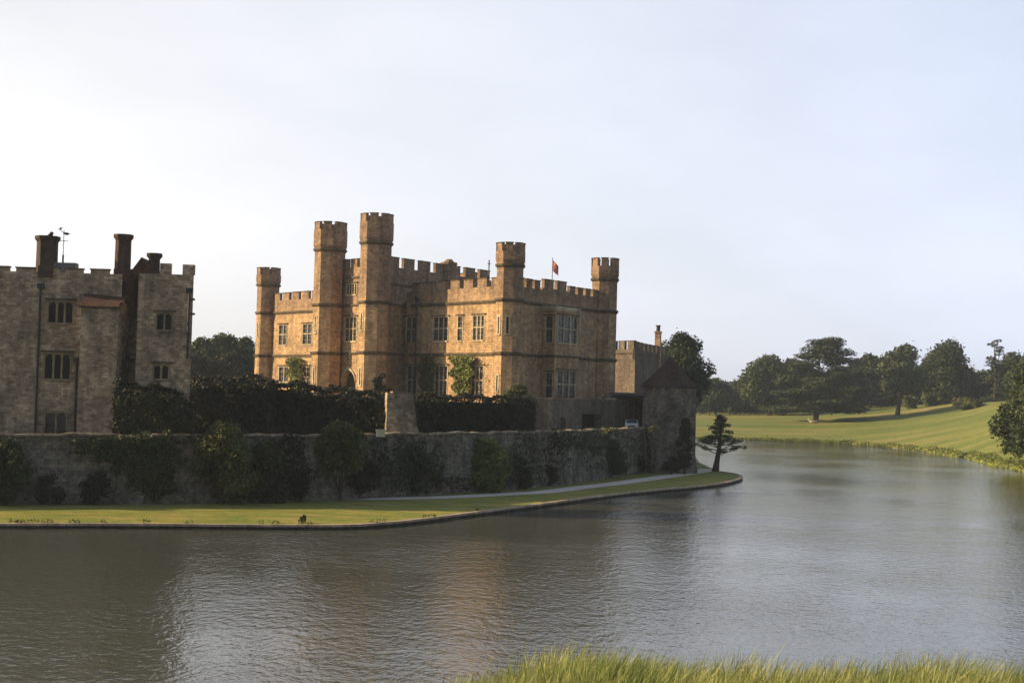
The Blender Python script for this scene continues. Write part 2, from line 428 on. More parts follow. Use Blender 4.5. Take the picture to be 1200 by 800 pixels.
def build_terrain():
    nA, azs = 220, []
    for i in range(nA): azs.append(-1.25 + 2.5 * i / (nA - 1))
    ts = [-8, -3, -0.5, 0.5, 2, 5, 9, 14, 20, 28, 38, 50, 64, 80, 96, 112, 130, 150, 175, 210, 260, 330, 430, 600]
    v, f = [], []
    for a in azs:
        s = ctrl(shore, a)
        for t in ts:
            d = s + t; x, y = d * math.sin(a), d * math.cos(a)
            v.append((x, y, terrain_z(x, y)))
    n = len(ts)
    for i in range(nA - 1):
        for j in range(n - 1):
            f.append((i * n + j, (i + 1) * n + j, (i + 1) * n + j + 1, i * n + j + 1))
    b = MB(); b.v, b.f = v, f
    tag(b.build('meadow', M['meadow'], smooth=True), kind='structure')
    # far hills
    v, f = [], []
    ds = [560, 640, 760, 950, 1250, 1600, 1950, 2300, 2700, 2950]
    for a in azs:
        for d in ds:
            x, y = d * math.sin(a), d * math.cos(a)
            k = min(1, max(0, (d - 560) / 1900)); k = k * k * (3 - 2 * k)
            z = 2.0 + 44 * k * (0.85 + 0.22 * math.sin(a * 9 + 2.2) + 0.1 * math.sin(a * 31)) + k * 5 * math.sin(a * 140) + 2.2 * k * math.sin(a * 333 + 1)
            if d > 2900: z -= 20
            v.append((x, y, z))
    n = len(ds)
    for i in range(nA - 1):
        for j in range(n - 1):
            f.append((i * n + j, (i + 1) * n + j, (i + 1) * n + j + 1, i * n + j + 1))
    b = MB(); b.v, b.f = v, f
    tag(b.build('hills', M['woods'], smooth=True), kind='structure')
build_terrain()

w = MB(); w.face(V(-3000, -60, 0), V(3000, -60, 0), V(3000, 2980, 0), V(-3000, 2980, 0))
tag(w.build('water', M['water']), kind='structure')
w = MB(); w.face(V(-3050, -80, -2.5), V(3050, -80, -2.5), V(3050, 3020, -2.5), V(-3050, 3020, -2.5))
tag(w.build('lake_bed', M['bank']), kind='structure')

# near bank that the photographer stands on
def bank_z(x, y):
    z = 5.87 + (0.07 * min(14, x) if x > 0 else 0.13 * max(-9, x)) + (12 - y) * 0.12 + 0.10 * math.sin(x * 0.9 + 1.0) + 0.05 * math.sin(x * 2.3)
    if y > 13: z -= (y - 13) * 0.33
    return max(z, -1.6)
v, f = [], []
xs = [-90 + 2 * i for i in range(91)]; xs = sorted(set(xs + [-10 + 0.5 * i for i in range(41)])); ys = [-25, -15, -8, -3, 0, 2, 4, 6, 8, 9, 10, 11, 12, 13, 14, 16, 19, 23, 28, 34, 40]
for x in xs:
    for y in ys: v.append((x, y, bank_z(x, y)))
for i in range(len(xs) - 1):
    for j in range(len(ys) - 1): f.append((i * len(ys) + j, (i + 1) * len(ys) + j, (i + 1) * len(ys) + j + 1, i * len(ys) + j + 1))
b = MB(); b.v, b.f = v, f
tag(b.build('near_bank', M['bank'], smooth=True), kind='structure')

# ------------------------------------------------------------------ castle island
LZ = 0.28                                            # lawn level
edge_px = [(-330, 610), (-160, 612), (0, 613.5), (100, 613.5), (200, 614), (300, 615), (400, 615), (440, 613), (470, 610.5), (505, 606.5), (540, 602), (580, 597), (620, 592), (660, 586.5), (700, 581), (740, 576.5), (780, 572.5), (810, 570), (840, 566.5), (858, 563), (867, 560), (868, 557.5), (862, 555), (850, 553), (838, 551.5)]
wall_px = [(-330, 592), (-160, 591), (0, 590), (100, 590), (200, 589.5), (300, 588), (380, 586), (450, 582), (520, 578.5), (600, 573), (650, 568), (700, 561.5), (735, 556), (765, 551.5)]
path_px = [(360, 580), (380, 583.5), (420, 584.5), (480, 583.5), (540, 581.5), (600, 578.5), (640, 576), (680, 571), (720, 566.5), (760, 561), (800, 555.5), (822, 552), (832, 549.5)]
def interp_poly(pts, n):
    P = [Vector(p) for p in pts]
    L = [0]
    for a, b_ in zip(P, P[1:]): L.append(L[-1] + (b_ - a).length)
    out = []
    for k in range(n):
        s = L[-1] * k / (n - 1); i = 0
        while i < len(L) - 2 and L[i + 1] < s: i += 1
        t = (s - L[i]) / max(1e-6, L[i + 1] - L[i])
        # catmull-rom
        p0, p1, p2, p3 = P[max(i - 1, 0)], P[i], P[i + 1], P[min(i + 2, len(P) - 1)]
        out.append(0.5 * ((2 * p1) + (p2 - p0) * t + (2 * p0 - 5 * p1 + 4 * p2 - p3) * t * t + (3 * p1 - p0 - 3 * p2 + p3) * t ** 3))
    return out
edge = interp_poly([at(px, py, LZ) for px, py in edge_px], 150)
wallp = interp_poly([at(px, py, LZ) for px, py in wall_px], 110)
CT = atd(784, 500, 172.0); CT.z = 0                  # centre of the corner tower at the water
wallp.append(V(CT.x - 3.1, CT.y - 1.0, LZ))
back = [V(26.5, 200, LZ), V(29, 225, LZ), V(32, 250, LZ), V(30, 268, LZ), V(16, 262, LZ), V(-10, 250, LZ), V(-70, 235, LZ), V(-110, 190, LZ), V(-110, 120, LZ)]
bm = bmesh.new()
vs = [bm.verts.new(p) for p in edge + back]
bm.faces.new(vs)
bmesh.ops.triangulate(bm, faces=bm.faces)
for fa in bm.faces:
    if fa.normal.z < 0: fa.normal_flip()
me = bpy.data.meshes.new('lawn'); bm.to_mesh(me); bm.free(); me.materials.append(M['lawn'])
tag(link('lawn', me), kind='structure')
def strip(name, mid, wid, z, mat, kind='structure', depth=None):
    v, f = [], []
    for i, p in enumerate(mid):
        t = (mid[min(i + 1, len(mid) - 1)] - mid[max(i - 1, 0)]); t.z = 0; t.normalize(); n = Vector((-t.y, t.x, 0))
        for s in (-0.5, 0.5): v.append(tuple(V(p.x, p.y, z) + n * (wid * s)))
        if depth:
            for s in (-0.5, 0.5): v.append(tuple(V(p.x, p.y, z - depth) + n * (wid * s)))
    st = 4 if depth else 2
    for i in range(len(mid) - 1):
        a, c = i * st, (i + 1) * st
        f.append((a, c, c + 1, a + 1))
        if depth:
            f.append((a, a + 2, c + 2, c)); f.append((a + 1, c + 1, c + 3, a + 3))
    b = MB(); b.v, b.f = v, f
    return b.build(name, mat)
tag(strip('bank_kerb', edge + back[:3], 0.42, LZ + 0.05, M['kerb'], depth=0.15), kind='structure')
tag(strip('bank_edge', edge + back[:3], 0.34, LZ - 0.102, M['wet'], depth=1.4), kind='structure')
pm = interp_poly([at(px, py, LZ) for px, py in path_px], 90)
tag(strip('path', pm, 2.3, LZ + 0.01, M['gravel']), kind='structure')

# courtyard terrace behind the moat wall
CZ = 5.0
cv = [V(p.x, p.y, CZ) for p in wallp] + [V(CT.x + 1, CT.y + 2, CZ), V(24, 200, CZ), V(26, 225, CZ), V(18, 240, CZ), V(-10, 246, CZ), V(-68, 231, CZ), V(-106, 188, CZ), V(-106, 122, CZ)]
bm = bmesh.new(); vs = [bm.verts.new(p + V(0, 0.3)) for p in cv]; fa = bm.faces.new(vs)
r = bmesh.ops.extrude_face_region(bm, geom=[fa])
for e in r['geom']:
    if isinstance(e, bmesh.types.BMVert): e.co.z = 0.3
bmesh.ops.recalc_face_normals(bm, faces=bm.faces)
bmesh.ops.triangulate(bm, faces=bm.faces)
me = bpy.data.meshes.new('courtyard'); bm.to_mesh(me); bm.free(); me.materials.append(M['court'])
tag(link('courtyard', me), kind='structure')

# moat wall
def wall_ztop(px): return ctrl([(0, 5.15), (300, 5.32), (450, 5.42), (600, 5.5), (760, 5.46)], px)
def to_px(p):
    d = p - EYEP; k = d.dot(Fw); return 600 + F_PX * d.dot(Rt) / k, 400 - F_PX * d.dot(Up) / k
mw = thing('moat_wall', wallp[40], 'long ragstone retaining wall with a pinkish coping, curving along the lawn to the lakeside corner tower', 'wall')
v, f = [], []; cp, cf = [], []
for i, p in enumerate(wallp):
    t = (wallp[min(i + 1, len(wallp) - 1)] - wallp[max(i - 1, 0)]); t.z = 0; t.normalize(); n = Vector((t.y, -t.x, 0))
    zt = wall_ztop(to_px(p)[0]) + 0.05 * math.sin(i * 0.9) + 0.05 * math.sin(i * 2.3 + 1)
    for off, z in ((0.55, -0.3), (0.0, zt), (-0.55, zt), (-0.55, 0.0)): v.append((p.x + n.x * off, p.y + n.y * off, z))
    for off, z in ((0.12, zt + 0.003), (0.12, zt + 0.16), (-0.65, zt + 0.16), (-0.65, zt + 0.003)): cp.append((p.x + n.x * off, p.y + n.y * off, z))
for i in range(len(wallp) - 1):
    for k in range(3): f.append((i * 4 + k, (i + 1) * 4 + k, (i + 1) * 4 + k + 1, i * 4 + k + 1))
    for k in range(4): l = (k + 1) % 4; cf.append((i * 4 + k, (i + 1) * 4 + k, (i + 1) * 4 + l, i * 4 + l))
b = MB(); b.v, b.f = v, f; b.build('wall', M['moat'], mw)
b = MB(); b.v, b.f = cp, cf; b.build('coping', M['grey'], mw)

# ------------------------------------------------------------------ building kit
def wall_panel(mb, p0, p1, z0, z1, n, holes=(), depth=0.4):
    """outer face from p0 to p1 with rectangular openings (u0,u1,z0,z1) and their reveals; n points outward"""
    u = (p1 - p0); u.z = 0; L = u.length; u.normalize()
    us = sorted(set([0, L] + [h[0] for h in holes] + [h[1] for h in holes])); zs = sorted(set([z0, z1] + [h[2] for h in holes] + [h[3] for h in holes]))
    P = lambda a, z, d=0: V(p0.x, p0.y, z) + u * a - n * d
    flip = u.cross(Z).dot(n) < 0
    def q(*pts):
        mb.face(*(reversed(pts) if flip else pts))
    for a, c in zip(us, us[1:]):
        for e, g in zip(zs, zs[1:]):
            m_, k = (a + c) / 2, (e + g) / 2
            if any(h[0] < m_ < h[1] and h[2] < k < h[3] for h in holes): continue
            q(P(a, e), P(c, e), P(c, g), P(a, g))
    for h in holes:
        a, c, e, g = h
        q(P(a, e), P(a, e, depth), P(a, g, depth), P(a, g))
        q(P(c, e, depth), P(c, e), P(c, g), P(c, g, depth))
        q(P(a, e, depth), P(a, e), P(c, e), P(c, e, depth))
        q(P(a, g), P(a, g, depth), P(c, g, depth), P(c, g))

def window_obj(parent, c, u, n, w, h, lights=2, transom=True, frame=None, glass=None, depth=0.3, hood=True, bars=True, arched=False, lattice=True):
    """stone mullioned window centred on c in a wall with outward normal n"""
    frame = frame or M['gold_trim']; glass = glass or M['glass']
    fm = MB()
    P = lambda a, z, d: V(c.x, c.y, c.z + z) + u * a + n * d
    def bar(a0, a1, z0, z1, d0, d1):
        fm.box(P(a0, z0, d0), u * (a1 - a0), n * (d1 - d0), Z * (z1 - z0))
    t = 0.13
    bar(-w / 2 - t, -w / 2, -h / 2 - t, h / 2 + t, -0.25, 0.05)
    bar(w / 2, w / 2 + t, -h / 2 - t, h / 2 + t, -0.25, 0.05)
    bar(-w / 2, w / 2, h / 2, h / 2 + t, -0.25, 0.05)
    bar(-w / 2, w / 2, -h / 2 - t * 1.3, -h / 2, -0.25, 0.12)
    for k in range(1, lights):
        a = -w / 2 + w * k / lights; bar(a - 0.075, a + 0.075, -h / 2, h / 2, -0.2, -0.02)
    if transom:
        tz = h * 0.02; bar(-w / 2, w / 2, tz - 0.06, tz + 0.07, -0.197, -0.023)
    if arched:
        for k in range(lights):
            a0, a1 = -w / 2 + w * k / lights + 0.06, -w / 2 + w * (k + 1) / lights - 0.06; s = (a1 - a0) / 2
            for sg, ax in ((1, a0), (-1, a1)):
                fm.face(P(ax, h / 2, -0.05), P(ax + sg * s, h / 2, -0.05), P(ax + sg * s * 0.35, h / 2 - s * 0.35, -0.05), P(ax, h / 2 - s, -0.05))
    wo_ = fm.build('window', frame, parent)
    if hood:
        hm = MB(); hm.box(P(-w / 2 - 0.3, h / 2 + t + 0.02, 0.0), u * (w + 0.6), n * 0.2, Z * 0.14)
        hm.build('hood_mould', M['course'], wo_)
    gm = MB()
    for k in range(lights):
        a0 = -w / 2 + w * k / lights; a1 = a0 + w / lights
        j = random.uniform(-0.02, 0.02)
        gm.face(P(a0, -h / 2, -0.15 + j), P(a1, -h / 2, -0.15 - j), P(a1, h / 2, -0.15 - j), P(a0, h / 2, -0.15 + j))
    gm.build('glass', glass, wo_, fix=False)
    if lattice:
        lm = MB(); nb = max(2, int(h / 0.55))
        for k in range(1, nb):
            z = -h / 2 + h * k / nb; lm.box(P(-w / 2, z - 0.015, -0.125), u * w, n * 0.02, Z * 0.03)
        for k in range(lights):
            a = -w / 2 + w * (k + 0.5) / lights; lm.box(P(a - 0.012, -h / 2, -0.127), u * 0.024, n * 0.018, Z * h)
        lm.build('glazing_bars', M['lattice'], wo_)
    return wo_

def merlons(mb, cb, p0, p1, z0, h, thick, n, pitch=2.66, fill=0.68, start=0.5):
    """crenellation: merlons from p0 to p1, inner side away from n; cb gets the coping"""
    u = (p1 - p0); u.z = 0; L = u.length; u.normalize()
    k = max(1, round(L / pitch)); pt = L / k
    for i in range(k):
        a = pt * i + pt * (1 - fill) * start; wd = pt * fill * random.uniform(0.95, 1.05)
        hh = h + random.uniform(-0.04, 0.04)
        mb.box(V(p0.x, p0.y, z0) + u * a - n * thick, u * wd, n * thick, Z * hh)
        cb.box(V(p0.x, p0.y, z0 + hh + 0.002) + u * (a - 0.06) - n * (thick + 0.06), u * (wd + 0.12), n * (thick + 0.12), Z * 0.1)

def octa(c, s_across, z0, z1, mb, a0):
    r = s_across / 2 / math.cos(math.pi / 8); mb.ring(c, r, r, z0, z1, 8, a0)
def tower(parent, c, width, z0, ztop, zcap, nang, courses, mat=None, name='tower', slits=()):
    """octagonal stair turret; nang = direction of one facet's normal"""
    mat = mat or M['gold']
    a0 = nang + math.pi / 8
    b = MB(); octa(c, width, z0, zcap, b, a0)
    r0 = width / 2 / math.cos(math.pi / 8); r1 = (width + 0.36) / 2 / math.cos(math.pi / 8)
    b.ring(c, r0 + 0.003, r1, zcap + 0.003, zcap + 0.55, 8, a0)
    zb = ztop - 1.0
    # hollow head with parapet wall
    i = len(b.v); ri = r1 - 0.42
    for r_, z_ in ((r1, zcap + 0.556), (r1, zb), (ri, zb), (ri, zb - 0.6)):
        for k in range(8):
            a = a0 + math.pi / 4 * k; b.v.append((c.x + r_ * math.cos(a), c.y + r_ * math.sin(a), z_))
    for q in range(3):
        for k in range(8):
            l = (k + 1) % 8; b.f.append((i + q * 8 + k, i + q * 8 + l, i + (q + 1) * 8 + l, i + (q + 1) * 8 + k))
    b.f.append(tuple(i + 24 + k for k in range(8)))
    t = b.build(name, mat, parent)
    m_, cc = MB(), MB()
    for k in range(8):
        a = nang + math.pi / 4 * k; n = V(math.cos(a), math.sin(a)); u = V(-n.y, n.x)
        sd_ = (width + 0.36) * 0.414
        wd = sd_ * 0.6; o = V(c.x, c.y) + n * ((width + 0.36) / 2)
        p = V(o.x, o.y, zb + 0.003) - u * wd / 2 - n * 0.4
        m_.box(p, n * 0.4, u * wd, Z * 0.95)
        cc.box(V(p.x, p.y, zb + 0.96) - n * 0.04 - u * 0.05, n * 0.49, u * (wd + 0.1), Z * 0.1)
    bt = m_.build('battlement', mat, t)
    cc.build('coping', M['course'], t)
    for z in list(courses) + [zcap]:
        s = MB(); r = (width + 0.42) / 2 / math.cos(math.pi / 8)
        s.ring(c, r, r, z - 0.1, z + 0.14, 8, a0); s.ring(c, r0 + 0.02, r - 0.04, z - 0.28, z - 0.103, 8, a0)
        s.build('string_course', M['course'], t)
    for (kf, z, h) in slits:
        a = nang + math.pi / 4 * kf; n = V(math.cos(a), math.sin(a)); u = V(-n.y, n.x)
        o = V(c.x, c.y, z) + n * (width / 2)
        sl = MB(); sl.box(o - u * 0.13 - Z * h / 2 - n * 0.1, u * 0.26, n * 0.13, Z * h)
        sl.build('slit_window', M['glass_dark'], t)
        sf = MB()
        for sg in (-1, 1): sf.box(o + u * (sg * 0.23 - 0.1) - Z * h / 2 - n * 0.05, u * 0.2, n * 0.11, Z * h)
        sf.box(o - u * 0.33 + Z * (h / 2 + 0.002) - n * 0.05, u * 0.66, n * 0.12, Z * 0.16)
        sf.box(o - u * 0.33 - Z * (h / 2 + 0.15) - n * 0.05, u * 0.66, n * 0.16, Z * 0.148)
        sf.build('slit_frame', M['gold_trim'], t)
    return t

# ------------------------------------------------------------------ the great house
GC = atd(597, 351, 166.0); T1 = atd(313.5, 367, 209.0); T2 = atd(385, 357, 186.0); T3 = atd(439, 354, 177.5); T4 = atd(708, 365, 183.5)
for p in (GC, T1, T2, T3, T4): p.z = 0
uL = (T1 - GC).normalized(); nL = V(uL.y, -uL.x)
if nL.y > 0: nL = -nL
uR = (T4 - GC).normalized(); nR = V(uR.y, -uR.x)
if nR.x < 0: nR = -nR
aL = math.atan2(nL.y, nL.x); aR = math.atan2(nR.y, nR.x)
ZC, ZL, ZP, ZM = 20.1, 13.85, 21.85, 1.0           # upper course, lower course, parapet wall, merlon height
castle = thing('castle', V(GC.x, GC.y, CZ), 'large golden stone battlemented house with octagonal corner turrets behind the dark hedges', 'castle')
LenL = (T1 - GC).length; LenR = (T4 - GC).length
def on_wall(px, py, p0, n, u):
    h = hit(px, py, p0, n); return (h - p0).dot(u), h.z, h
gate0, gate1 = (T3 - GC).dot(uL), (T2 - GC).dot(uL)
def windows_on(wallname, p0, u, n, L, z0, z1, spec, uskip=None, mat=None, frame=None, **kw):
    """spec: px0,px1,py0,py1,lights,transom -> recessed windows measured off the wall plane"""
    holes, wins = [], []
    for (x0, x1, y0, y1, li, tr) in spec:
        ua, za, _ = on_wall(x0, (y0 + y1) / 2, p0, n, u); ub, zb_, _ = on_wall(x1, (y0 + y1) / 2, p0, n, u)
        xm = (x0 + x1) / 2
        zt = hit(xm, y0, p0, n).z; zb2 = hit(xm, y1, p0, n).z
        a, c = min(ua, ub), max(ua, ub)
        holes.append((a - 0.1, c + 0.1, zb2 - 0.1, zt + 0.1)); wins.append(((a + c) / 2, (zb2 + zt) / 2, c - a, zt - zb2, li, tr))
    b = MB(); wall_panel(b, V(p0.x, p0.y), V(p0.x, p0.y) + u * L, z0, z1, n, holes, 0.36)
    wob_ = b.build(wallname, mat or M['gold'], castle if 'parent' not in kw else kw['parent'], fix=False)
    for (cu, cz, ww, hh, li, tr) in wins:
        c = V(p0.x, p0.y, cz) + u * cu
        window_obj(castle if 'parent' not in kw else kw['parent'], c, u, n, ww, hh, li, tr, frame or M['gold_trim'], **{k: v_ for k, v_ in kw.items() if k != 'parent'})
    return wob_
left_spec = [(508, 525, 372, 399, 3, True), (536.5, 542, 371, 399, 1, True), (554.5, 567.5, 370, 398, 3, True),
             (509.5, 524, 429, 463, 3, True), (552, 566, 429, 463, 3, True),
             (476, 488, 372, 401, 2, True), (477, 488, 429, 462, 2, True)]
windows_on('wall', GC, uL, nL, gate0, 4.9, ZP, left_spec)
far_spec = [(327, 336, 381, 404, 2, True), (355, 365.5, 380, 403, 2, True), (327, 338, 430, 447, 2, False), (353.5, 363.5, 430, 455, 2, True)]
P2 = GC + uL * gate1
def spec_far():
    windows_on('wall', P2, uL, nL, LenL - gate1, 4.9, ZP, far_spec)
spec_far()
# right face with its bay
bay_a, bay_b = None, None
GP = 0.0
ua, _, hp = on_wall(650.5, 385, GC + nR * 1.9, nR, uR)
ub, _, _ = on_wall(679, 385, GC + nR * 1.9, nR, uR)
bay_a, bay_b = ua, ub
b = MB(); wall_panel(b, GC, GC + uR * LenR, 4.9, ZP, nR, []); b.build('wall', M['gold'], castle, fix=False)
B0 = GC + uR * bay_a + nR * 1.9
bay_top = ZC - 0.75
windows_on('bay_wall', B0, uR, nR, bay_b - bay_a, 4.9, bay_top, [(653.5, 676, 371, 402, 3, True), (653, 674, 435, 467, 3, True)])
BS = GC + uR * bay_a
def side_windows():
    n = -uR; u = nR
    windows_on('bay_wall', BS, u, n, 1.9, 4.9, bay_top, [(639.5, 647.5, 371, 401, 1, True), (639.5, 647, 437, 467, 1, True)])
side_windows()
b = MB(); wall_panel(b, GC + uR * bay_b, GC + uR * bay_b + nR * 1.9, 4.9, bay_top, uR, [])
b.box(V(BS.x, BS.y, bay_top + 0.003) - uR * 0.1, uR * (bay_b - bay_a + 0.2), nR * 2.02, Z * 0.5)
b.build('bay_roof', M['gold_trim'], castle)
# parapets
def parapet(parent, p0, p1, n, z, h=ZM, pitch=2.66, mat=None, fill=0.68, name='battlement'):
    m_, c_ = MB(), MB(); merlons(m_, c_, p0, p1, z, h, 0.42, n, pitch, fill)
    u = (p1 - p0).normalized(); L = (p1 - p0).length
    # inner face of the parapet and the sill in the gaps
    m_.box(V(p0.x, p0.y, z - 1.5) - n * 0.42, u * L, n * 0.415, Z * 1.497)
    o = m_.build(name, mat or M['gold'], parent); c_.build('coping', M['course'], o); return o
parapet(castle, GC + uL * 1.3, GC + uL * (gate0 + 0.2), nL, ZP)
parapet(castle, GC + uL * (gate1 + 0.5), T1 - uL * 1.2, nL, ZP)
parapet(castle, GC + uR * 1.4, GC + uR * (bay_a - 0.3), nR, ZP, pitch=2.0)
parapet(castle, GC + uR * (bay_a - 0.1), GC + uR * (bay_b + 0.1), nR, ZP + 0.25, pitch=2.3, fill=0.72)
parapet(castle, GC + uR * (bay_b + 0.3), T4 - uR * 1.3, nR, ZP - 0.15, pitch=1.9)
# string courses
for z in (ZC, ZL):
    for (p0, p1, n) in ((GC, GC + uL * gate0, nL), (GC + uL * gate1, T1, nL), (GC, BS, nR), (GC + uR * bay_b, T4, nR)):
        s = MB(); u = (p1 - p0); L = u.length; u.normalize()
        s.box(V(p0.x, p0.y, z - 0.1), u * L, n * 0.2, Z * 0.22)
        s.box(V(p0.x, p0.y, z - 0.26), u * L, n * 0.1, Z * 0.157)
        s.build('string_course', M['course'], castle)
for z in (ZL,):
    s = MB(); s.box(V(B0.x, B0.y, z - 0.1) - uR * 0.2, uR * (bay_b - bay_a + 0.4), nR * 0.2, Z * 0.22)
    s.box(V(BS.x, BS.y, z - 0.1) - uR * 0.2 + nR * 0.01, uR * 0.2, nR * 1.885, Z * 0.215); s.build('string_course', M['course'], castle)
s = MB(); s.box(V(BS.x, BS.y, ZC - 0.1), uR * (bay_b - bay_a), nR * 0.2, Z * 0.22)
s.build('string_course', M['course'], castle)
# hidden back walls and roof
BK = T1 + uR * 22
b = MB()
wall_panel(b, T1, BK, 4.9, ZP, (-nR), []); wall_panel(b, BK, T4, 4.9, ZP, V(0.5, 0.86), [])
b.build('back_wall', M['gold'], castle, fix=True)
b = MB(); b.face(V(GC.x, GC.y, ZC + 0.4), V(T4.x, T4.y, ZC + 0.4), V(BK.x, BK.y, ZC + 0.4), V(T1.x, T1.y, ZC + 0.4))
b.build('roof', M['lead'], castle)

# the taller centre block with the gate between its two great turrets
TZ = 25.0
GF = 4.2                                            # its front stands this far out from the long wall
g0 = GC + uL * (gate0 + 0.6) + nL * (GF + 0); g1 = GC + uL * (gate1 + 0.6) + nL * GF
gspec = [(404.5, 418, 372, 399.5, 3, True), (406, 418, 333, 345, 4, False)]
holes = []
wl0 = g0
gw = MB()
spec = []
for (x0, x1, y0, y1, li, tr) in gspec:
    ua, _, _ = on_wall(x0, (y0 + y1) / 2, g0, nL, uL); ub, _, _ = on_wall(x1, (y0 + y1) / 2, g0, nL, uL)
    xm = (x0 + x1) / 2; zt = hit(xm, y0, g0, nL).z; zb2 = hit(xm, y1, g0, nL).z
    a, c = min(ua, ub), max(ua, ub); holes.append((a - 0.1, c + 0.1, zb2 - 0.1, zt + 0.1)); spec.append(((a + c) / 2, (zb2 + zt) / 2, c - a, zt - zb2, li, tr))
# the arched doorway
ua, zd, _ = on_wall(400, 460, g0, nL, uL); ub, _, _ = on_wall(416.5, 460, g0, nL, uL)
da, dc = min(ua, ub), max(ua, ub); dz0 = 4.9; dz1 = hit(409, 432, g0, nL).z
holes.append((da, dc, dz0 + 0.01, dz1))
GL = (g1 - g0).length
wall_panel(gw, g0, g1, 4.9, TZ, nL, holes, 0.9)
gw.build('gatehouse_wall', M['gold'], castle, fix=False)
for (cu, cz, ww, hh, li, tr) in spec:
    window_obj(castle, V(g0.x, g0.y, cz) + uL * cu, uL, nL, ww, hh, li, tr)
# pointed arch filling the head of the opening + moulded surround + door
am = MB(); wd = dc - da; zs = dz1 - wd * 0.55; cen = (da + dc) / 2
N = 10
for sg in (-1, 1):
    pts = []
    for k in range(N + 1):
        th = k / N * R(62); rr = wd * 1.0
        x = sg * (wd / 2) - sg * rr * (1 - math.cos(th)); z = zs + rr * math.sin(th) * 0.62
        if sg * x < 0: x = 0
        pts.append((x, min(z, dz1 - 0.05)))
    for (xa, za), (xb, zb_) in zip(pts, pts[1:]):
        p = lambda x, z, d: V(g0.x, g0.y, z) + uL * (cen + x) - nL * d
        am.face(p(xa, za, 0.05), p(xb, zb_, 0.05), p(xb, dz1, 0.05), p(xa, dz1, 0.05))
        am.face(p(xa, za, 0.05), p(xb, zb_, 0.05), p(xb, zb_, 0.8), p(xa, za, 0.8))
        am.box(p(xa, za, 0.0), p(xb, zb_, 0) - p(xa, za, 0), nL * 0.15, Z * 0.28)
dr = MB(); dr.box(V(g0.x, g0.y, dz0) + uL * da - nL * 0.86, uL * wd, nL * 0.08, Z * (dz1 - dz0))
d_ = dr.build('door', M['door'], castle)
am.build('door_arch', M['gold_trim'], d_, fix=False)
# label stone (coat-of-arms panel shape) over the door
cm = MB(); o = V(g0.x, g0.y, dz1 + 1.1) + uL * cen
cm.box(o - uL * 0.45 - nL * 0.02, uL * 0.9, nL * 0.16, Z * 0.9); cm.box(o - uL * 0.6 - nL * 0.02 + Z * 0.9, uL * 1.2, nL * 0.26, Z * 0.14)
cm.box(o - uL * 0.25 + nL * 0.14 + Z * 0.2, uL * 0.5, nL * 0.08, Z * 0.5)
cm.build('carved_panel', M['course'], castle)
for z in (ZC - 0.1, ZL - 0.1, 23.6):
    s = MB(); s.box(V(g0.x, g0.y, z), uL * GL, nL * 0.2, Z * 0.22); s.build('string_course', M['course'], castle)
parapet(castle, g0 + uL * 1.0, g1 - uL * 1.0, nL, TZ, 1.05, pitch=2.4)
SL = 23.5
ge = g0 + uR * SL; gb = g1 + uR * SL
b = MB(); wall_panel(b, g0, ge, 4.9, TZ - 0.1, nR, []); wall_panel(b, g1, gb, 4.9, TZ - 0.1, -nR, []); wall_panel(b, ge, gb, 4.9, TZ - 0.1, -nL, [])
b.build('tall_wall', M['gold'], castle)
b = MB(); b.face(V(g0.x, g0.y, TZ - 1.3), V(ge.x, ge.y, TZ - 1.3), V(gb.x, gb.y, TZ - 1.3), V(g1.x, g1.y, TZ - 1.3)); b.build('roof', M['lead'], castle)
parapet(castle, g0 + uR * 0.4, ge, nR, TZ - 0.1, 1.25, pitch=3.1)
parapet(castle, g1, gb, -nR, TZ - 0.1, 1.25, pitch=3.1)
parapet(castle, ge, gb, -nL, TZ - 0.1, 1.25, pitch=3.1)
for z, q_ in ((22.6, SL), (ZC - 0.1, 6), (ZL - 0.1, 5)):
    s = MB(); s.box(V(g0.x, g0.y, z), uR * q_, nR * 0.2, Z * 0.22); s.build('string_course', M['course'], castle)
# drain pipe in the shaded corner
pp = GC + uL * (gate0 - 1.5) + nL * 0.25
b = MB(); b.tube([V(pp.x, pp.y, 5), V(pp.x, pp.y, ZC + 0.6)], 0.09, 8); b.cbox(V(pp.x, pp.y), uL, 0.45, 0.35, ZC + 0.6, ZC + 1.0)
b.build('drainpipe', M['iron'], castle)

# turrets
zf1, zf2 = hit(582, 381, GC + nL * 1.5, nL).z, hit(582, 449, GC + nL * 1.5, nL).z
tower(castle, GC, 3.0, 4.9, 26.7, 24.1, aL, (ZC, ZL), slits=((0, zf1, 2.0), (0, zf2, 1.8), (1, zf1, 1.9)))
tower(castle, T1, 3.0, 4.9, 26.7, 24.2, aL, (ZC, ZL), slits=((0, 17.6, 2.0),))
tower(castle, T2, 3.75, 4.9, 30.9, 27.3, aL, (ZC, ZL), slits=((0, 17.5, 2.1), (0, 10.8, 2.1)))
tower(castle, T3, 3.65, 4.9, 31.1, 27.5, aL, (ZC, ZL), slits=((0, 17.6, 2.1), (0, 10.8, 2.1)))
tower(castle, T4, 3.2, 4.9, 26.9, 24.2, aL, (ZC, ZL))
# round chimney and little cross on the tall block
ch = atd(526, 310, 190); b = MB(); b.ring(V(ch.x, ch.y), 1.05, 1.0, TZ - 1.3, 26.2, 12); b.ring(V(ch.x, ch.y), 1.15, 1.15, 26.203, 26.5, 12); b.ring(V(ch.x, ch.y), 0.8, 0.4, 26.503, 26.95, 12)
b.build('chimney', M['gold'], castle)
fx = atd(573, 315, 194); b = MB(); b.cbox(V(fx.x, fx.y), uR, 0.12, 0.12, 25, 27.4); b.cbox(V(fx.x, fx.y), uR, 0.5, 0.1, 26.8, 26.93); b.build('finial', M['iron'], castle)

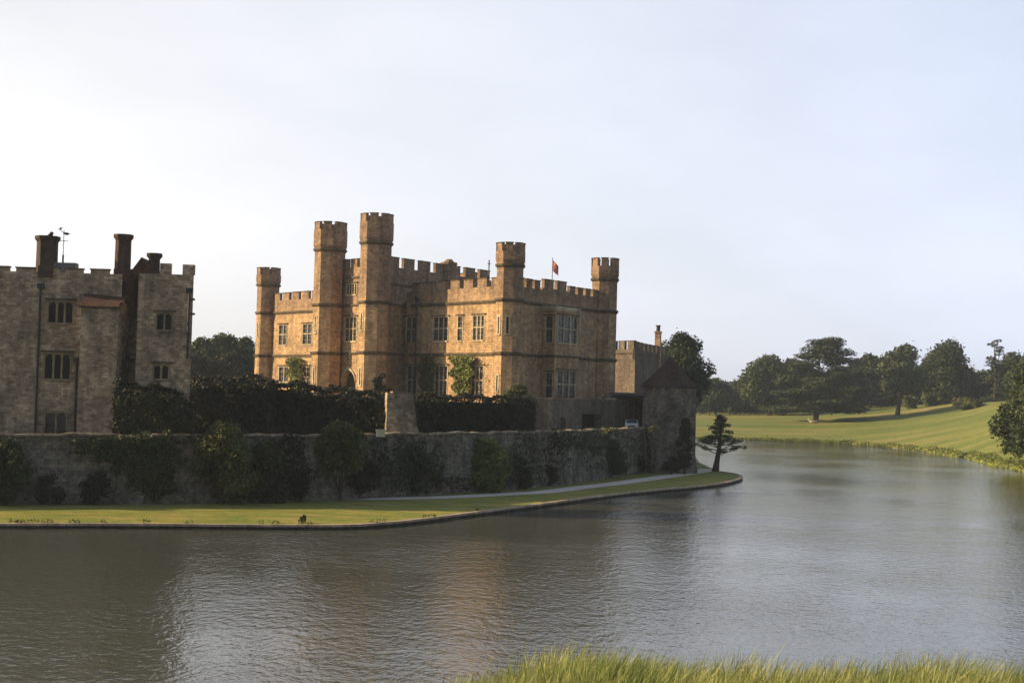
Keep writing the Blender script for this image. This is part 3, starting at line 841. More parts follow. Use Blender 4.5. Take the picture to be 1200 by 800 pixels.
# flag
fp = atd(647, 330, 190)
fl = thing('flag', V(fp.x, fp.y, ZC), 'red and white flag drooping from a thin pole above the castle roof', 'flag')
topz = atd(647, 303, 190).z
b = MB(); b.tube([V(fp.x, fp.y, ZC + 0.4), V(fp.x, fp.y, topz)], [0.07, 0.045], 8); b.ring(V(fp.x, fp.y), 0.08, 0.02, topz, topz + 0.15, 8); b.build('pole', M['lead'], fl)
for nm, w0, w1, mt in (('cloth', 0.05, 1.0, 'flag_red'), ('white_stripe', 0.38, 0.6, 'flag_white')):
    v, f = [], []; n_, m2 = 9, 9
    off = 0.0 if nm == 'cloth' else -0.03
    for i in range(n_):
        for j in range(m2):
            s_ = w0 + (w1 - w0) * i / (n_ - 1); t_ = j / (m2 - 1)
            x = s_ * 0.8 - 0.0; z = topz - 0.15 - t_ * 1.5 * (1 - 0.15 * s_) - s_ * 0.85
            v.append((fp.x + x, fp.y + 0.12 * math.sin(s_ * 9 + t_ * 3) + off, z))
    for i in range(n_ - 1):
        for j in range(m2 - 1): f.append((i * m2 + j, (i + 1) * m2 + j, (i + 1) * m2 + j + 1, i * m2 + j + 1))
    b = MB(); b.v, b.f = v, f; co = b.build(nm, M[mt], fl, smooth=True)
    if nm == 'cloth': cloth = co
    sm = co.modifiers.new('thick', 'SOLIDIFY'); sm.thickness = 0.02

# terrace building along the foot of the right face
TH = 8.7
an = thing('terrace_building', GC + nR * 4, 'low grey stone terrace with dark doorways at the foot of the castle\'s shaded side', 'building')
A0 = GC + uR * 2.0 + nR * 5.0; A1 = T4 + uR * 1.0 + nR * 5.0
def an_hole(x0, x1, y0):
    a, _, _ = on_wall(x0, 490, A0, nR, uR); c, _, _ = on_wall(x1, 490, A0, nR, uR); return (min(a, c), max(a, c), CZ + 0.05, hit((x0 + x1) / 2, y0, A0, nR).z)
LA = (A1 - A0).length
hs = [an_hole(657, 662.5, 489), an_hole(682, 705, 485)]
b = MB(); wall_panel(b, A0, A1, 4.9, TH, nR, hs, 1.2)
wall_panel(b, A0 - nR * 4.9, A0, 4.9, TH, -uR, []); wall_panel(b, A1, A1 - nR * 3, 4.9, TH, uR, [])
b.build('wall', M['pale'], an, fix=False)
b = MB(); b.box(V(A0.x, A0.y, TH + 0.003) - nR * 4.9 - uR * 0.1, uR * (LA + 0.2), nR * 5.0, Z * 0.14); b.build('roof', M['coping'], an)
for h in hs:
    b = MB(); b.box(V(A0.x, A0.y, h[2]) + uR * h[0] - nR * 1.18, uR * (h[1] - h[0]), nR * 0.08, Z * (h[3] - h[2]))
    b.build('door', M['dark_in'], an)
b = MB(); b.box(V(A0.x, A0.y, TH + 0.15) + uR * (LA * 0.62) - nR * 0.45, uR * 2.2, nR * 0.35, Z * 0.16); b.build('sill_stone', M['gold_trim'], an)

# covered entrance between terrace and corner tower
en0 = atd(716, 480, 179); en1 = atd(757, 480, 177); en0.z = en1.z = 0
eu = (en1 - en0).normalized(); enn = V(eu.y, -eu.x)
if enn.y > 0: enn = -enn
el_ = (en1 - en0).length
ent = thing('cart_shed', V(en0.x, en0.y, CZ), 'low dark open shed under a flat lead roof between the terrace and the tiled tower', 'shed')
b = MB(); wall_panel(b, en0, en1, 4.9, 9.35, enn, [(0.5, el_ - 0.25, 4.95, 8.9)], 4.0)
wall_panel(b, en0 - enn * 4, en1 - enn * 4, 4.9, 9.35, -enn, []); b.build('wall', M['tile_dark'], ent, fix=False)
b = MB(); b.box(V(en0.x, en0.y, 9.355) - eu * 0.3 - enn * 4.2, eu * (el_ + 0.5), enn * 4.5, Z * 0.35); b.build('roof', M['lead'], ent)
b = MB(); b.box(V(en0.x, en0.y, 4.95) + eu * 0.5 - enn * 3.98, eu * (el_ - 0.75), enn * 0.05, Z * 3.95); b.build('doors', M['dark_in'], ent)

# corner tower with the tiled pyramid roof
ct = thing('corner_tower', V(CT.x, CT.y, 0.4), 'squat grey stone tower with a pointed brown tiled roof at the lake corner', 'tower')
apex = atd(784, 417.5, 172.0); ez = atd(784, 453.5, 169).z
b = MB(); rr = 3.42; a0 = R(262 + 22.5)
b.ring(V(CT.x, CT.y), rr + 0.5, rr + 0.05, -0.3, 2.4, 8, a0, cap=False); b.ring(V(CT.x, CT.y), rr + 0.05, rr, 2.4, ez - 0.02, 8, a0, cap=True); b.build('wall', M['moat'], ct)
b = MB()
b.ring(V(CT.x, CT.y), rr + 0.42, rr + 0.36, ez, ez + 0.14, 8, a0); b.ring(V(CT.x, CT.y), rr + 0.36, rr * 0.55, ez + 0.143, ez + 0.143 + (apex.z - ez) * 0.44, 8, a0, cap=False)
b.ring(V(CT.x, CT.y), rr * 0.55, 0.05, ez + 0.143 + (apex.z - ez) * 0.44, apex.z, 8, a0, cap=False); b.build('roof', M['tile_dark'], ct)
b = MB(); b.ring(V(CT.x, CT.y), 0.12, 0.12, apex.z - 0.2, apex.z + 0.12, 8); b.build('finial', M['lead'], ct)
for px_, py_ in ((770, 478), (795, 470)):
    pz = atd(px_, py_, 169); 
    a = math.atan2(-1, 0.04 * (1 if px_ > 780 else -6)); 

# older battlemented range further back
gl = thing('rear_range', atd(748, 470, 228), 'grey battlemented stone range with a tall chimney seen past the right turret', 'building')
q0 = atd(712, 430, 226); q1 = atd(744, 430, 219); q2 = atd(782, 430, 243)
for q in (q0, q1, q2): q.z = 0
ztop = atd(735, 410, 224).z
def nrm(p, q, towards=V(0, -1)):
    u = (q - p).normalized(); n = V(u.y, -u.x); return u, (n if n.dot(towards) > 0 else -n)
u1, n1 = nrm(q0, q1); u2, n2 = nrm(q1, q2, V(1, -0.6))
b = MB(); wall_panel(b, q0, q1, 0.4, ztop, n1, []); wall_panel(b, q1, q2, 0.4, ztop, n2, [])
q3 = q0 + (q2 - q1); wall_panel(b, q3, q0, 0.4, ztop, -n2, []); wall_panel(b, q2, q3, 0.4, ztop, -n1, [])
b.face(V(q0.x, q0.y, ztop - 0.4), V(q1.x, q1.y, ztop - 0.4), V(q2.x, q2.y, ztop - 0.4), V(q3.x, q3.y, ztop - 0.4)); b.build('wall', M['range'], gl)
parapet(gl, q0, q1, n1, ztop, 1.3, 2.9, M['range']); parapet(gl, q1, q2, n2, ztop, 1.1, 3.2, M['range'])
s = MB(); zc2 = atd(735, 414, 224).z; s.box(V(q0.x, q0.y, zc2 - .1), u1 * (q1 - q0).length, n1 * 0.2, Z * .2); s.box(V(q1.x, q1.y, zc2 - .1), u2 * (q2 - q1).length, n2 * 0.2, Z * .2); s.build('string_course', M['course'], gl)
cq = atd(771, 405, 236); zc3 = atd(771, 390, 236).z; zc4 = atd(771, 381, 236).z
b = MB(); b.cbox(V(cq.x, cq.y), u2, 0.95, 0.9, 10, zc3); b.cbox(V(cq.x, cq.y), u2, 1.2, 1.1, zc3 + 0.003, zc3 + 0.25); c_ = b.build('chimney', M['gold'], gl)
b = MB(); b.ring(V(cq.x, cq.y), 0.34, 0.3, zc3 + 0.253, zc4 - 0.2, 10); b.ring(V(cq.x, cq.y), 0.42, 0.42, zc4 - 0.197, zc4, 10); b.build('chimney_pot', M['chim'], c_)

# ------------------------------------------------------------------ the left hand building
LB = 109.0
lt = R(272); ln = V(math.cos(lt), math.sin(lt)); lu = V(-ln.y, ln.x)
if lu.x < 0: lu = -lu
LP = atd(0, 400, LB); LP.z = 0
def lpl(px, py, off=0.0): return hit(px, py, LP + ln * off, ln)
gh = thing('stone_gatehouse', V(LP.x, LP.y, CZ), 'weathered grey ragstone gatehouse with tall chimneys and low battlements at the left edge', 'building')
LPo = LP - lu * 22
def lspec(px0, px1, py0, py1, off=0.0, p0=None):
    p0 = p0 or LPo
    a = (lpl(px0, (py0 + py1) / 2, off) - p0).dot(lu); c = (lpl(px1, (py0 + py1) / 2, off) - p0).dot(lu)
    xm = (px0 + px1) / 2
    return (a, c, lpl(xm, py1, off).z, lpl(xm, py0, off).z)
lztop = lpl(60, 319).z
mainw = [(57, 85, 354, 378, 3, False), (52.5, 82, 415, 443.5, 3, False), (53, 77.5, 483, 511, 2, False), (-42, -14, 354, 378, 3, False), (-44, -14, 416, 443, 3, False)]
hs = [lspec(*w_[:4]) for w_ in mainw]
pe = (lpl(140, 420) - LPo).dot(lu)
b = MB(); wall_panel(b, LPo, LPo + lu * pe, 4.6, lztop, ln, [(h[0] - .1, h[1] + .1, h[2] - .1, h[3] + .1) for h in hs], 0.4)
b.build('wall', M['grey'], gh, fix=False)
for i, (h, w_) in enumerate(zip(hs, mainw)):
    c = V(LPo.x, LPo.y, (h[2] + h[3]) / 2) + lu * ((h[0] + h[1]) / 2)
    window_obj(gh, c, lu, ln, h[1] - h[0], h[3] - h[2], w_[4], False, M['frame_grey'], M['glass'] if w_[2] > 480 else M['glass_dark'], hood=(i != 2), arched=True, lattice=False)
parapet(gh, LPo, LPo + lu * (lpl(131, 318) - LPo).dot(lu), ln, lztop, 0.26, 1.9, M['grey'], fill=0.7)
# lean-to block that stands forward, with the tiled top
OB = 1.6
k0, k1 = lpl(93, 420, OB), lpl(137, 420, OB); k0.z = k1.z = 0
kz = lpl(115, 359, OB).z; kt = lpl(115, 344, 0).z
b = MB(); wall_panel(b, k0, k1, 4.6, kz, ln, []); wall_panel(b, k1, k1 - ln * (OB + 2.4), 4.6, kz + 0.4, lu, []); wall_panel(b, k0, k0 - ln * OB, 4.6, kz, -lu, [])
b.build('projecting_block', M['grey'], gh, fix=False)
kl = (k1 - k0).length
b = MB()
A_, B_ = V(k0.x, k0.y, kz) - lu * 0.15 + ln * 0.2, V(k1.x, k1.y, kz) + lu * 0.2 + ln * 0.2
C_, D_ = B_ - ln * (OB + 0.6) + Z * (kt - kz), A_ - ln * (OB + 0.2) + Z * (kt - kz)
b.face(A_, B_, C_, D_); b.face(A_ - Z * .12, D_ - Z * .12, C_ - Z * .12, B_ - Z * .12); b.face(A_, A_ - Z * .12, B_ - Z * .12, B_); b.face(B_, B_ - Z * .12, C_ - Z * .12, C_); b.face(A_, D_, D_ - Z * .12, A_ - Z * .12); b.face(D_, C_, C_ - Z * .12, D_ - Z * .12)
b.build('tiled_roof', M['tile'], gh)
for px_, y0, y1 in ((44, 338, 511), (90, 425, 511), (219, 345, 420)):
    b = MB()
    p = lpl(px_, 430, 0.16 if px_ != 219 else 1.5)
    za, zb_ = lpl(px_, y1).z, lpl(px_, y0).z
    b.tube([V(p.x, p.y, za), V(p.x, p.y, zb_)], 0.09, 8); b.cbox(V(p.x, p.y), lu, 0.5, 0.3, zb_, zb_ + 0.4)
    b.build('drainpipe', M['iron'], gh)
# recess and right hand tower
ORr = 1.2
r0, r1 = lpl(160, 400, ORr), lpl(224.5, 400, ORr); r0.z = r1.z = 0
rz = lpl(190, 321, ORr).z
rsp = [lspec(184, 201, 367.5, 386, ORr, r0), lspec(180.5, 197, 428, 443.5, ORr, r0)]
b = MB(); wall_panel(b, r0, r1, 4.6, rz, ln, [(h[0] - .1, h[1] + .1, h[2] - .1, h[3] + .1) for h in rsp], 0.4)
rbk = V(-0.235, 1).normalized(); wall_panel(b, r1, r1 + rbk * 7, 4.6, rz, lu, []); wall_panel(b, r0 - ln * 5, r0, 4.6, rz, -lu, [])
b.build('tower_wall', M['grey'], gh, fix=False)
for h in rsp:
    c = V(r0.x, r0.y, (h[2] + h[3]) / 2) + lu * ((h[0] + h[1]) / 2)
    window_obj(gh, c, lu, ln, h[1] - h[0], h[3] - h[2], 2, False, M['frame_grey'], M['glass_dark'], arched=True, lattice=False)
m_, c_ = MB(), MB()
for x0, x1, yt in ((187.5, 200, 308.5), (214, 227.5, 310)):
    a, c = lpl(x0, 315, ORr), lpl(x1, 315, ORr); zt = lpl((x0 + x1) / 2, yt, ORr).z
    m_.box(V(a.x, a.y, rz + 0.002) - ln * 0.5, lu * ((c - a).dot(lu)), ln * 0.497, Z * (zt - rz))
e = r1 - ln * 1.2
for k in range(4): m_.box(V(r1.x, r1.y, rz + 0.002) + rbk * (1.0 + k * 1.5) - lu * 0.45, lu * 0.447, rbk * 0.8, Z * 0.75)
m_.box(V(r0.x, r0.y, rz - 0.6) - ln * 7.0, lu * ((r1 - r0).length - 1.9), ln * 6.98, Z * 0.5)
m_.build('battlement', M['grey'], gh)
# little drainage gargoyles on the tower side
for py_ in (352, 369):
    b = MB(); p = lpl(222, py_, ORr - 0.1); b.box(p, lu * 0.42, ln * 0.18, Z * 0.16); b.build('gargoyle', M['course'], gh)
# recess back wall
b = MB(); j0 = LPo + lu * pe - ln * 2.4; wall_panel(b, j0, j0 + lu * 3.2, 4.6, lztop + 0.2, ln, []); b.build('recess_wall', M['grey'], gh, fix=False)
# volume behind (sides, back, roof)
bk = -ln * 7
b = MB(); b.face(V(LPo.x, LPo.y, lztop - 0.5), *[V(p.x, p.y, lztop - 0.5) for p in (LPo + lu * pe, LPo + lu * pe + bk, LPo + bk)])
e1 = r1 + rbk * 6.9; wall_panel(b, LPo + bk, e1, 4.6, lztop - 0.5, -ln, []); wall_panel(b, LPo + bk, LPo, 4.6, lztop, -lu, []); b.build('rear_wall', M['grey'], gh)
# chimneys
def chimney(px0, px1, ytop, ybase, off, mat, round_=False, capw=0.14, basebox=None):
    c = lpl((px0 + px1) / 2, ybase, off); w_ = (px1 - px0) * c.y / F_PX; zt = lpl((px0 + px1) / 2, ytop, off).z
    b = MB()
    n_ = 8; r_ = w_ / 2
    b.ring(V(c.x, c.y), r_, r_ * 0.97, c.z - 1.2, zt - 0.45, n_, R(22.5) + lt)
    b.ring(V(c.x, c.y), r_ * 0.97, r_ + capw, zt - 0.447, zt - 0.25, n_, R(22.5) + lt); b.ring(V(c.x, c.y), r_ + capw, r_ + capw, zt - 0.247, zt, n_, R(22.5) + lt)
    return c, zt, b.build('chimney', mat, gh)
c1, z1_, ch1 = chimney(42, 67, 277, 318, -2.0, M['chim'])
b = MB(); b.tube([V(c1.x + 0.15, c1.y, z1_), V(c1.x + 0.35, c1.y, z1_ + 0.35)], [0.2, 0.12], 8); b.build('cowl', M['tile'], ch1)
b = MB(); p = lpl(53, 322, 0.05); b.box(V(p.x, p.y, p.z - 0.2) - lu * 0.55 - ln * 0.3, lu * 1.1, ln * 0.4, Z * 0.9); b.build('chimney_base', M['brick'], gh)
c2, z2_, ch2 = chimney(133.5, 152.5, 275, 330, -2.2, M['brick'])
b = MB(); p = lpl(132, 347, -1.2); q = lpl(157, 347, -1.2); zt = lpl(144, 315, -1.2).z
b.box(V(p.x, p.y, p.z - 1.5) - ln * 2.0, lu * (q - p).dot(lu), ln * 2.0, Z * (zt - p.z + 1.5)); b.build('chimney_base', M['brick'], gh)
c3, z3_, ch3 = chimney(173.5, 187, 297, 326, -1.8, M['chim'], capw=0.16)
b = MB(); p = lpl(83, 316, -2.5); b.box(V(p.x, p.y, p.z - 0.8) - lu * 1.3, lu * 1.9, ln * 0.9, Z * (lpl(83, 309, -2.5).z - p.z + 0.8)); b.build('roof_hatch', M['lead'], gh)
# tiled gable
ga, gp, gc = lpl(150, 326, -1.0), lpl(166.5, 304, -1.0), lpl(188.5, 328, -1.0)
b = MB(); back_ = -ln * 3.0
b.face(ga, gc, gp); b.face(ga + back_, gp + back_, gc + back_); b.face(ga, ga + back_, gc + back_, gc)
b.build('gable', M['brick'], gh)
b = MB()
for s0, s1 in ((ga, gp), (gp, gc)):
    nn = Vector((0, 0, 1)).cross(V(0, 1)); up_ = Z * 0.16
    b.box(s0 + ln * 0.25, s1 - s0, back_ - ln * 0.25, up_)
b.build('gable_roof', M['tile'], gh)
# weather vane
wv = lpl(73.5, 312, -2.0)
vn = thing('weather_vane', V(wv.x, wv.y, wv.z - 0.8), 'dark iron weather vane with a swallow-tailed pointer above the gatehouse roof', 'weather vane')
zt = lpl(74, 271, -2.0).z
b = MB(); b.tube([V(wv.x, wv.y, wv.z - 0.8), V(wv.x, wv.y, wv.z + 0.9)], 0.07, 8); b.tube([V(wv.x, wv.y, wv.z + 0.9), V(wv.x, wv.y, zt + 0.1)], 0.028, 6); b.build('pole', M['iron'], vn)
pz = lpl(77, 275, -2.0)
b = MB()
def plate(pts, th=0.05):
    P_ = [V(wv.x, wv.y, zt - 0.15) + lu * x + Z * z for x, z in pts]; n_ = len(P_)
    b.face(*[p + ln * th / 2 for p in P_]); b.face(*[p - ln * th / 2 for p in reversed(P_)])
    for i in range(n_): j = (i + 1) % n_; b.face(P_[i] + ln * th / 2, P_[i] - ln * th / 2, P_[j] - ln * th / 2, P_[j] + ln * th / 2)
plate([(-0.05, -0.06), (0.25, -0.16), (0.48, -0.02), (0.25, 0.06), (-0.05, 0.06)]); plate([(-0.45, 0.25), (-0.2, 0.32), (-0.1, 0.42), (-0.3, 0.44)])
plate([(-0.34, 0.27), (0.0, -0.03), (0.0, 0.03), (-0.3, 0.3)])
b.build('pointer', M['iron'], vn)
b = MB(); b.tube([V(wv.x, wv.y, zt - 0.75) - lu * 0.35, V(wv.x, wv.y, zt - 0.75) + lu * 0.35], 0.02, 6); b.tube([V(wv.x, wv.y, zt - 0.78) - ln * 0.35, V(wv.x, wv.y, zt - 0.78) + ln * 0.35], 0.02, 6); b.build('direction_arms', M['iron'], vn)

# ------------------------------------------------------------------ small built things
# wall stub / gate pier catching the sun between the hedges
st = thing('wall_stub', atd(468, 505, 122), 'sunlit pinkish stone wall end standing between the two dark hedges', 'wall')
sa, sb = atd(453, 490, 121.2), atd(483, 490, 121.8); sa.z = sb.z = 0; su, sn = nrm(sa, sb)
zt0, zt1 = atd(468, 460, 120).z, 4.9
b = MB(); L_ = (sb - sa).length
P_ = [(0, zt1), (L_ + 0.9, zt1), (L_ + 0.4, zt1 + 1.4), (L_, zt0 - 0.12), (L_ * 0.6, zt0 - 0.08), (L_ * 0.2, zt0 - 0.04), (0, zt0)]
pts = [V(sa.x, sa.y, z) + su * x for x, z in P_]; n_ = len(pts)
b.face(*pts); b.face(*[p - sn * 1.0 for p in reversed(pts)])
for i in range(n_): j = (i + 1) % n_; b.face(pts[i], pts[i] - sn * 1.0, pts[j] - sn * 1.0, pts[j])
b.build('wall', M['grey'], st)
b = MB()
for (xa, za), (xb, zb_) in zip(P_[2:5], P_[3:6]):
    b.box(V(sa.x, sa.y, zb_ + 0.003 + 0.002 * xb) + su * xb + sn * 0.08, su * (xa - xb) + Z * (za - zb_), -sn * 1.16, Z * 0.14)
b.build('coping', M['coping'], st)

bx0 = atd(446, 513, 114.4); zt0 = atd(446, 503, 114.4).z
sb_ = thing('stone_block', V(bx0.x, bx0.y, 5.5), 'small pale square block standing on the moat wall in front of the hedge', 'stone block')
b = MB(); b.cbox(V(bx0.x, bx0.y), V(1, 0.35), 0.62, 0.55, 5.4, zt0 - 0.12); b.build('block', M['cream'], sb_)
b = MB(); b.cbox(V(bx0.x, bx0.y), V(1, 0.35), 0.74, 0.66, zt0 - 0.117, zt0); b.build('cap', M['cream'], sb_)

# parked car
cc_ = at(740, 505.2, CZ + 0.02)
def car():
    c = thing('parked_car', cc_, 'small white car parked facing the lake in front of the dark shed', 'car')
    n = V(-0.08, -1).normalized(); u = V(-n.y, n.x)
    if u.x < 0: u = -u
    prof = [(-1.9, 0.45), (-1.95, 0.75), (-1.8, 0.95), (-0.95, 1.0), (-0.4, 1.38), (0.9, 1.42), (1.55, 1.05), (1.85, 0.98), (1.9, 0.5), (1.8, 0.28), (-1.8, 0.28)]
    def P(l, s, z): return V(cc_.x, cc_.y, CZ + 0.02 + z) - n * (l) + u * s     # l = -1.9 is the front, nearest the lake
    b = MB(); W = 0.8
    rows = []
    for l, z in prof:
        w_ = W - (0.14 if z > 1.2 else 0.0); rows.append((P(l, -w_, z), P(l, w_, z)))
    for (a, b_), (c2_, d2) in zip(rows, rows[1:] + rows[:1]): b.face(a, b_, d2, c2_)
    b.face(*[r_[0] for r_ in rows]); b.face(*[r_[1] for r_ in reversed(rows)])
    bd = b.build('body', M['white'], c); bv = bd.modifiers.new('b', 'BEVEL'); bv.width = 0.05; bv.segments = 2
    b = MB(); b.face(P(-0.955, -0.66, 1.04), P(-0.955, 0.66, 1.04), P(-0.44, 0.58, 1.37), P(-0.44, -0.58, 1.37)); g_ = b.build('windscreen', M['glass_dark'], c, fix=False)
    for v_ in g_.data.vertices: v_.co += Vector((n.x * 0.03, n.y * 0.03, 0.025))
    b = MB(); b.face(P(0.95, -0.58, 1.41), P(0.95, 0.58, 1.41), P(1.53, 0.66, 1.1), P(1.53, -0.66, 1.1)); g_ = b.build('rear_window', M['glass_dark'], c, fix=False)
    for v_ in g_.data.vertices: v_.co += Vector((-n.x * 0.03, -n.y * 0.03, 0.025))
    for sg in (-1, 1):
        b = MB(); b.face(P(-0.75, sg * 0.79, 1.03), P(1.3, sg * 0.79, 1.06), P(0.85, sg * 0.7, 1.36), P(-0.4, sg * 0.7, 1.33)); b.build('side_window', M['glass_dark'], c, fix=False)
        for l in (-1.2, 1.2):
            b = MB(); b.tube([P(l, sg * 0.62, 0.3), P(l, sg * 0.82, 0.3)], 0.3, 16); wh = b.build('wheel', M['rubber'], c)
            b = MB(); b.tube([P(l, sg * 0.8, 0.3), P(l, sg * 0.835, 0.3)], 0.17, 12); b.build('rim', M['chrome'], wh)
        b = MB(); b.tube([P(-1.93, sg * 0.56, 0.72), P(-1.99, sg * 0.56, 0.72)], 0.11, 12); b.build('headlight', M['lamp'], c)
    b = MB(); b.box(P(-1.98, -0.78, 0.4), u * 1.56, -n * 0.12, Z * 0.13); b.build('bumper', M['iron'], c)
    b = MB(); b.box(P(-1.965, -0.4, 0.62), u * 0.8, -n * 0.05, Z * 0.16); b.build('grille', M['iron'], c)
car()

# meadow rail fence
fpts = [(812, 485.5), (860, 486.2), (905, 487), (950, 487.6)]
fence = None
fp_ = []
for i in range(40):
    px = 808 + i * 3.9; Y = 436
    p = atd(px, 480, Y); fp_.append(V(p.x, p.y, terrain_z(p.x, p.y)))
fence = thing('rail_fence', fp_[0], 'low dark timber rail fence crossing the far meadow below the trees', 'fence')
for p in fp_[::3]:
    b = MB(); b.cbox(p, V(1, 0), 0.14, 0.14, p.z - 0.2, p.z + 1.15); b.build('post', M['wood'], fence)
for z in (0.45, 0.95):
    b = MB(); b.tube([p + Z * z + V(0, -0.1) for p in fp_], 0.06, 5); b.build('rail', M['wood'], fence)

# sheep lying by the cedar
def sheep(px, py, label, mat, flip=1):
    Y = 396; p = atd(px, py, Y); g = V(p.x, p.y, terrain_z(p.x, p.y))
    bm = bmesh.new(); bmesh.ops.create_icosphere(bm, subdivisions=3, radius=1.0)
    for v_ in bm.verts:
        d = v_.co.copy(); k = 1 + 0.06 * math.sin(d.x * 9) * math.cos(d.z * 11 + d.y * 7)
        taper = 1 - 0.16 * d.x
        v_.co = Vector((d.x * 0.62, d.y * 0.33 * taper, d.z * 0.3 * taper)) * k
    # neck and head pulled out of the same surface
    for v_ in bm.verts:
        if v_.co.x > 0.36:
            t = (v_.co.x - 0.36) / 0.26; v_.co.x += 0.22 * t; v_.co.z += 0.34 * t; v_.co.y *= 1 - 0.45 * t
    for v_ in bm.verts:
        v_.co = Vector((v_.co.x * flip, v_.co.y, v_.co.z + 0.3)) * 1.15 + g
    me = bpy.data.meshes.new('body'); bm.to_mesh(me); bm.free(); me.materials.append(mat)
    me.polygons.foreach_set('use_smooth', [True] * len(me.polygons))
    r_ = thing('sheep', g, label, 'sheep', 'sheep resting by the cedar'); link('body', me, r_)
    b = MB(); h = g + V(0.78 * flip, 0, 0.82) * 1.15; b.tube([h - V(0.1 * flip, 0, -0.08), h + V(0.1 * flip, 0, 0), h + V(0.3 * flip, 0, -0.1)], [0.14, 0.15, 0.07], 8)
    for s_ in (-1, 1): b.tube([h + V(0, s_ * 0.1, 0.08), h + V(-0.02 * flip, s_ * 0.24, 0.05)], [0.05, 0.02], 5)
    b.build('head', M['blackface'] if mat is M['wool_tan'] else mat, r_, smooth=True)
    for x_ in (-0.35, 0.3):
        for s_ in (-1, 1): b = MB(); b.tube([g + V(x_ * flip, s_ * 0.16, 0.3), g + V((x_ + 0.05) * flip, s_ * 0.17, 0.02)], [0.07, 0.04], 6); b.build('leg', mat, r_)
sheep(951.5, 495, 'small white sheep beside the trunk of the spreading cedar', M['wool'], -1)
sheep(954.5, 499, 'tan sheep just right of the white one, below the cedar trunk', M['wool_tan'], 1)

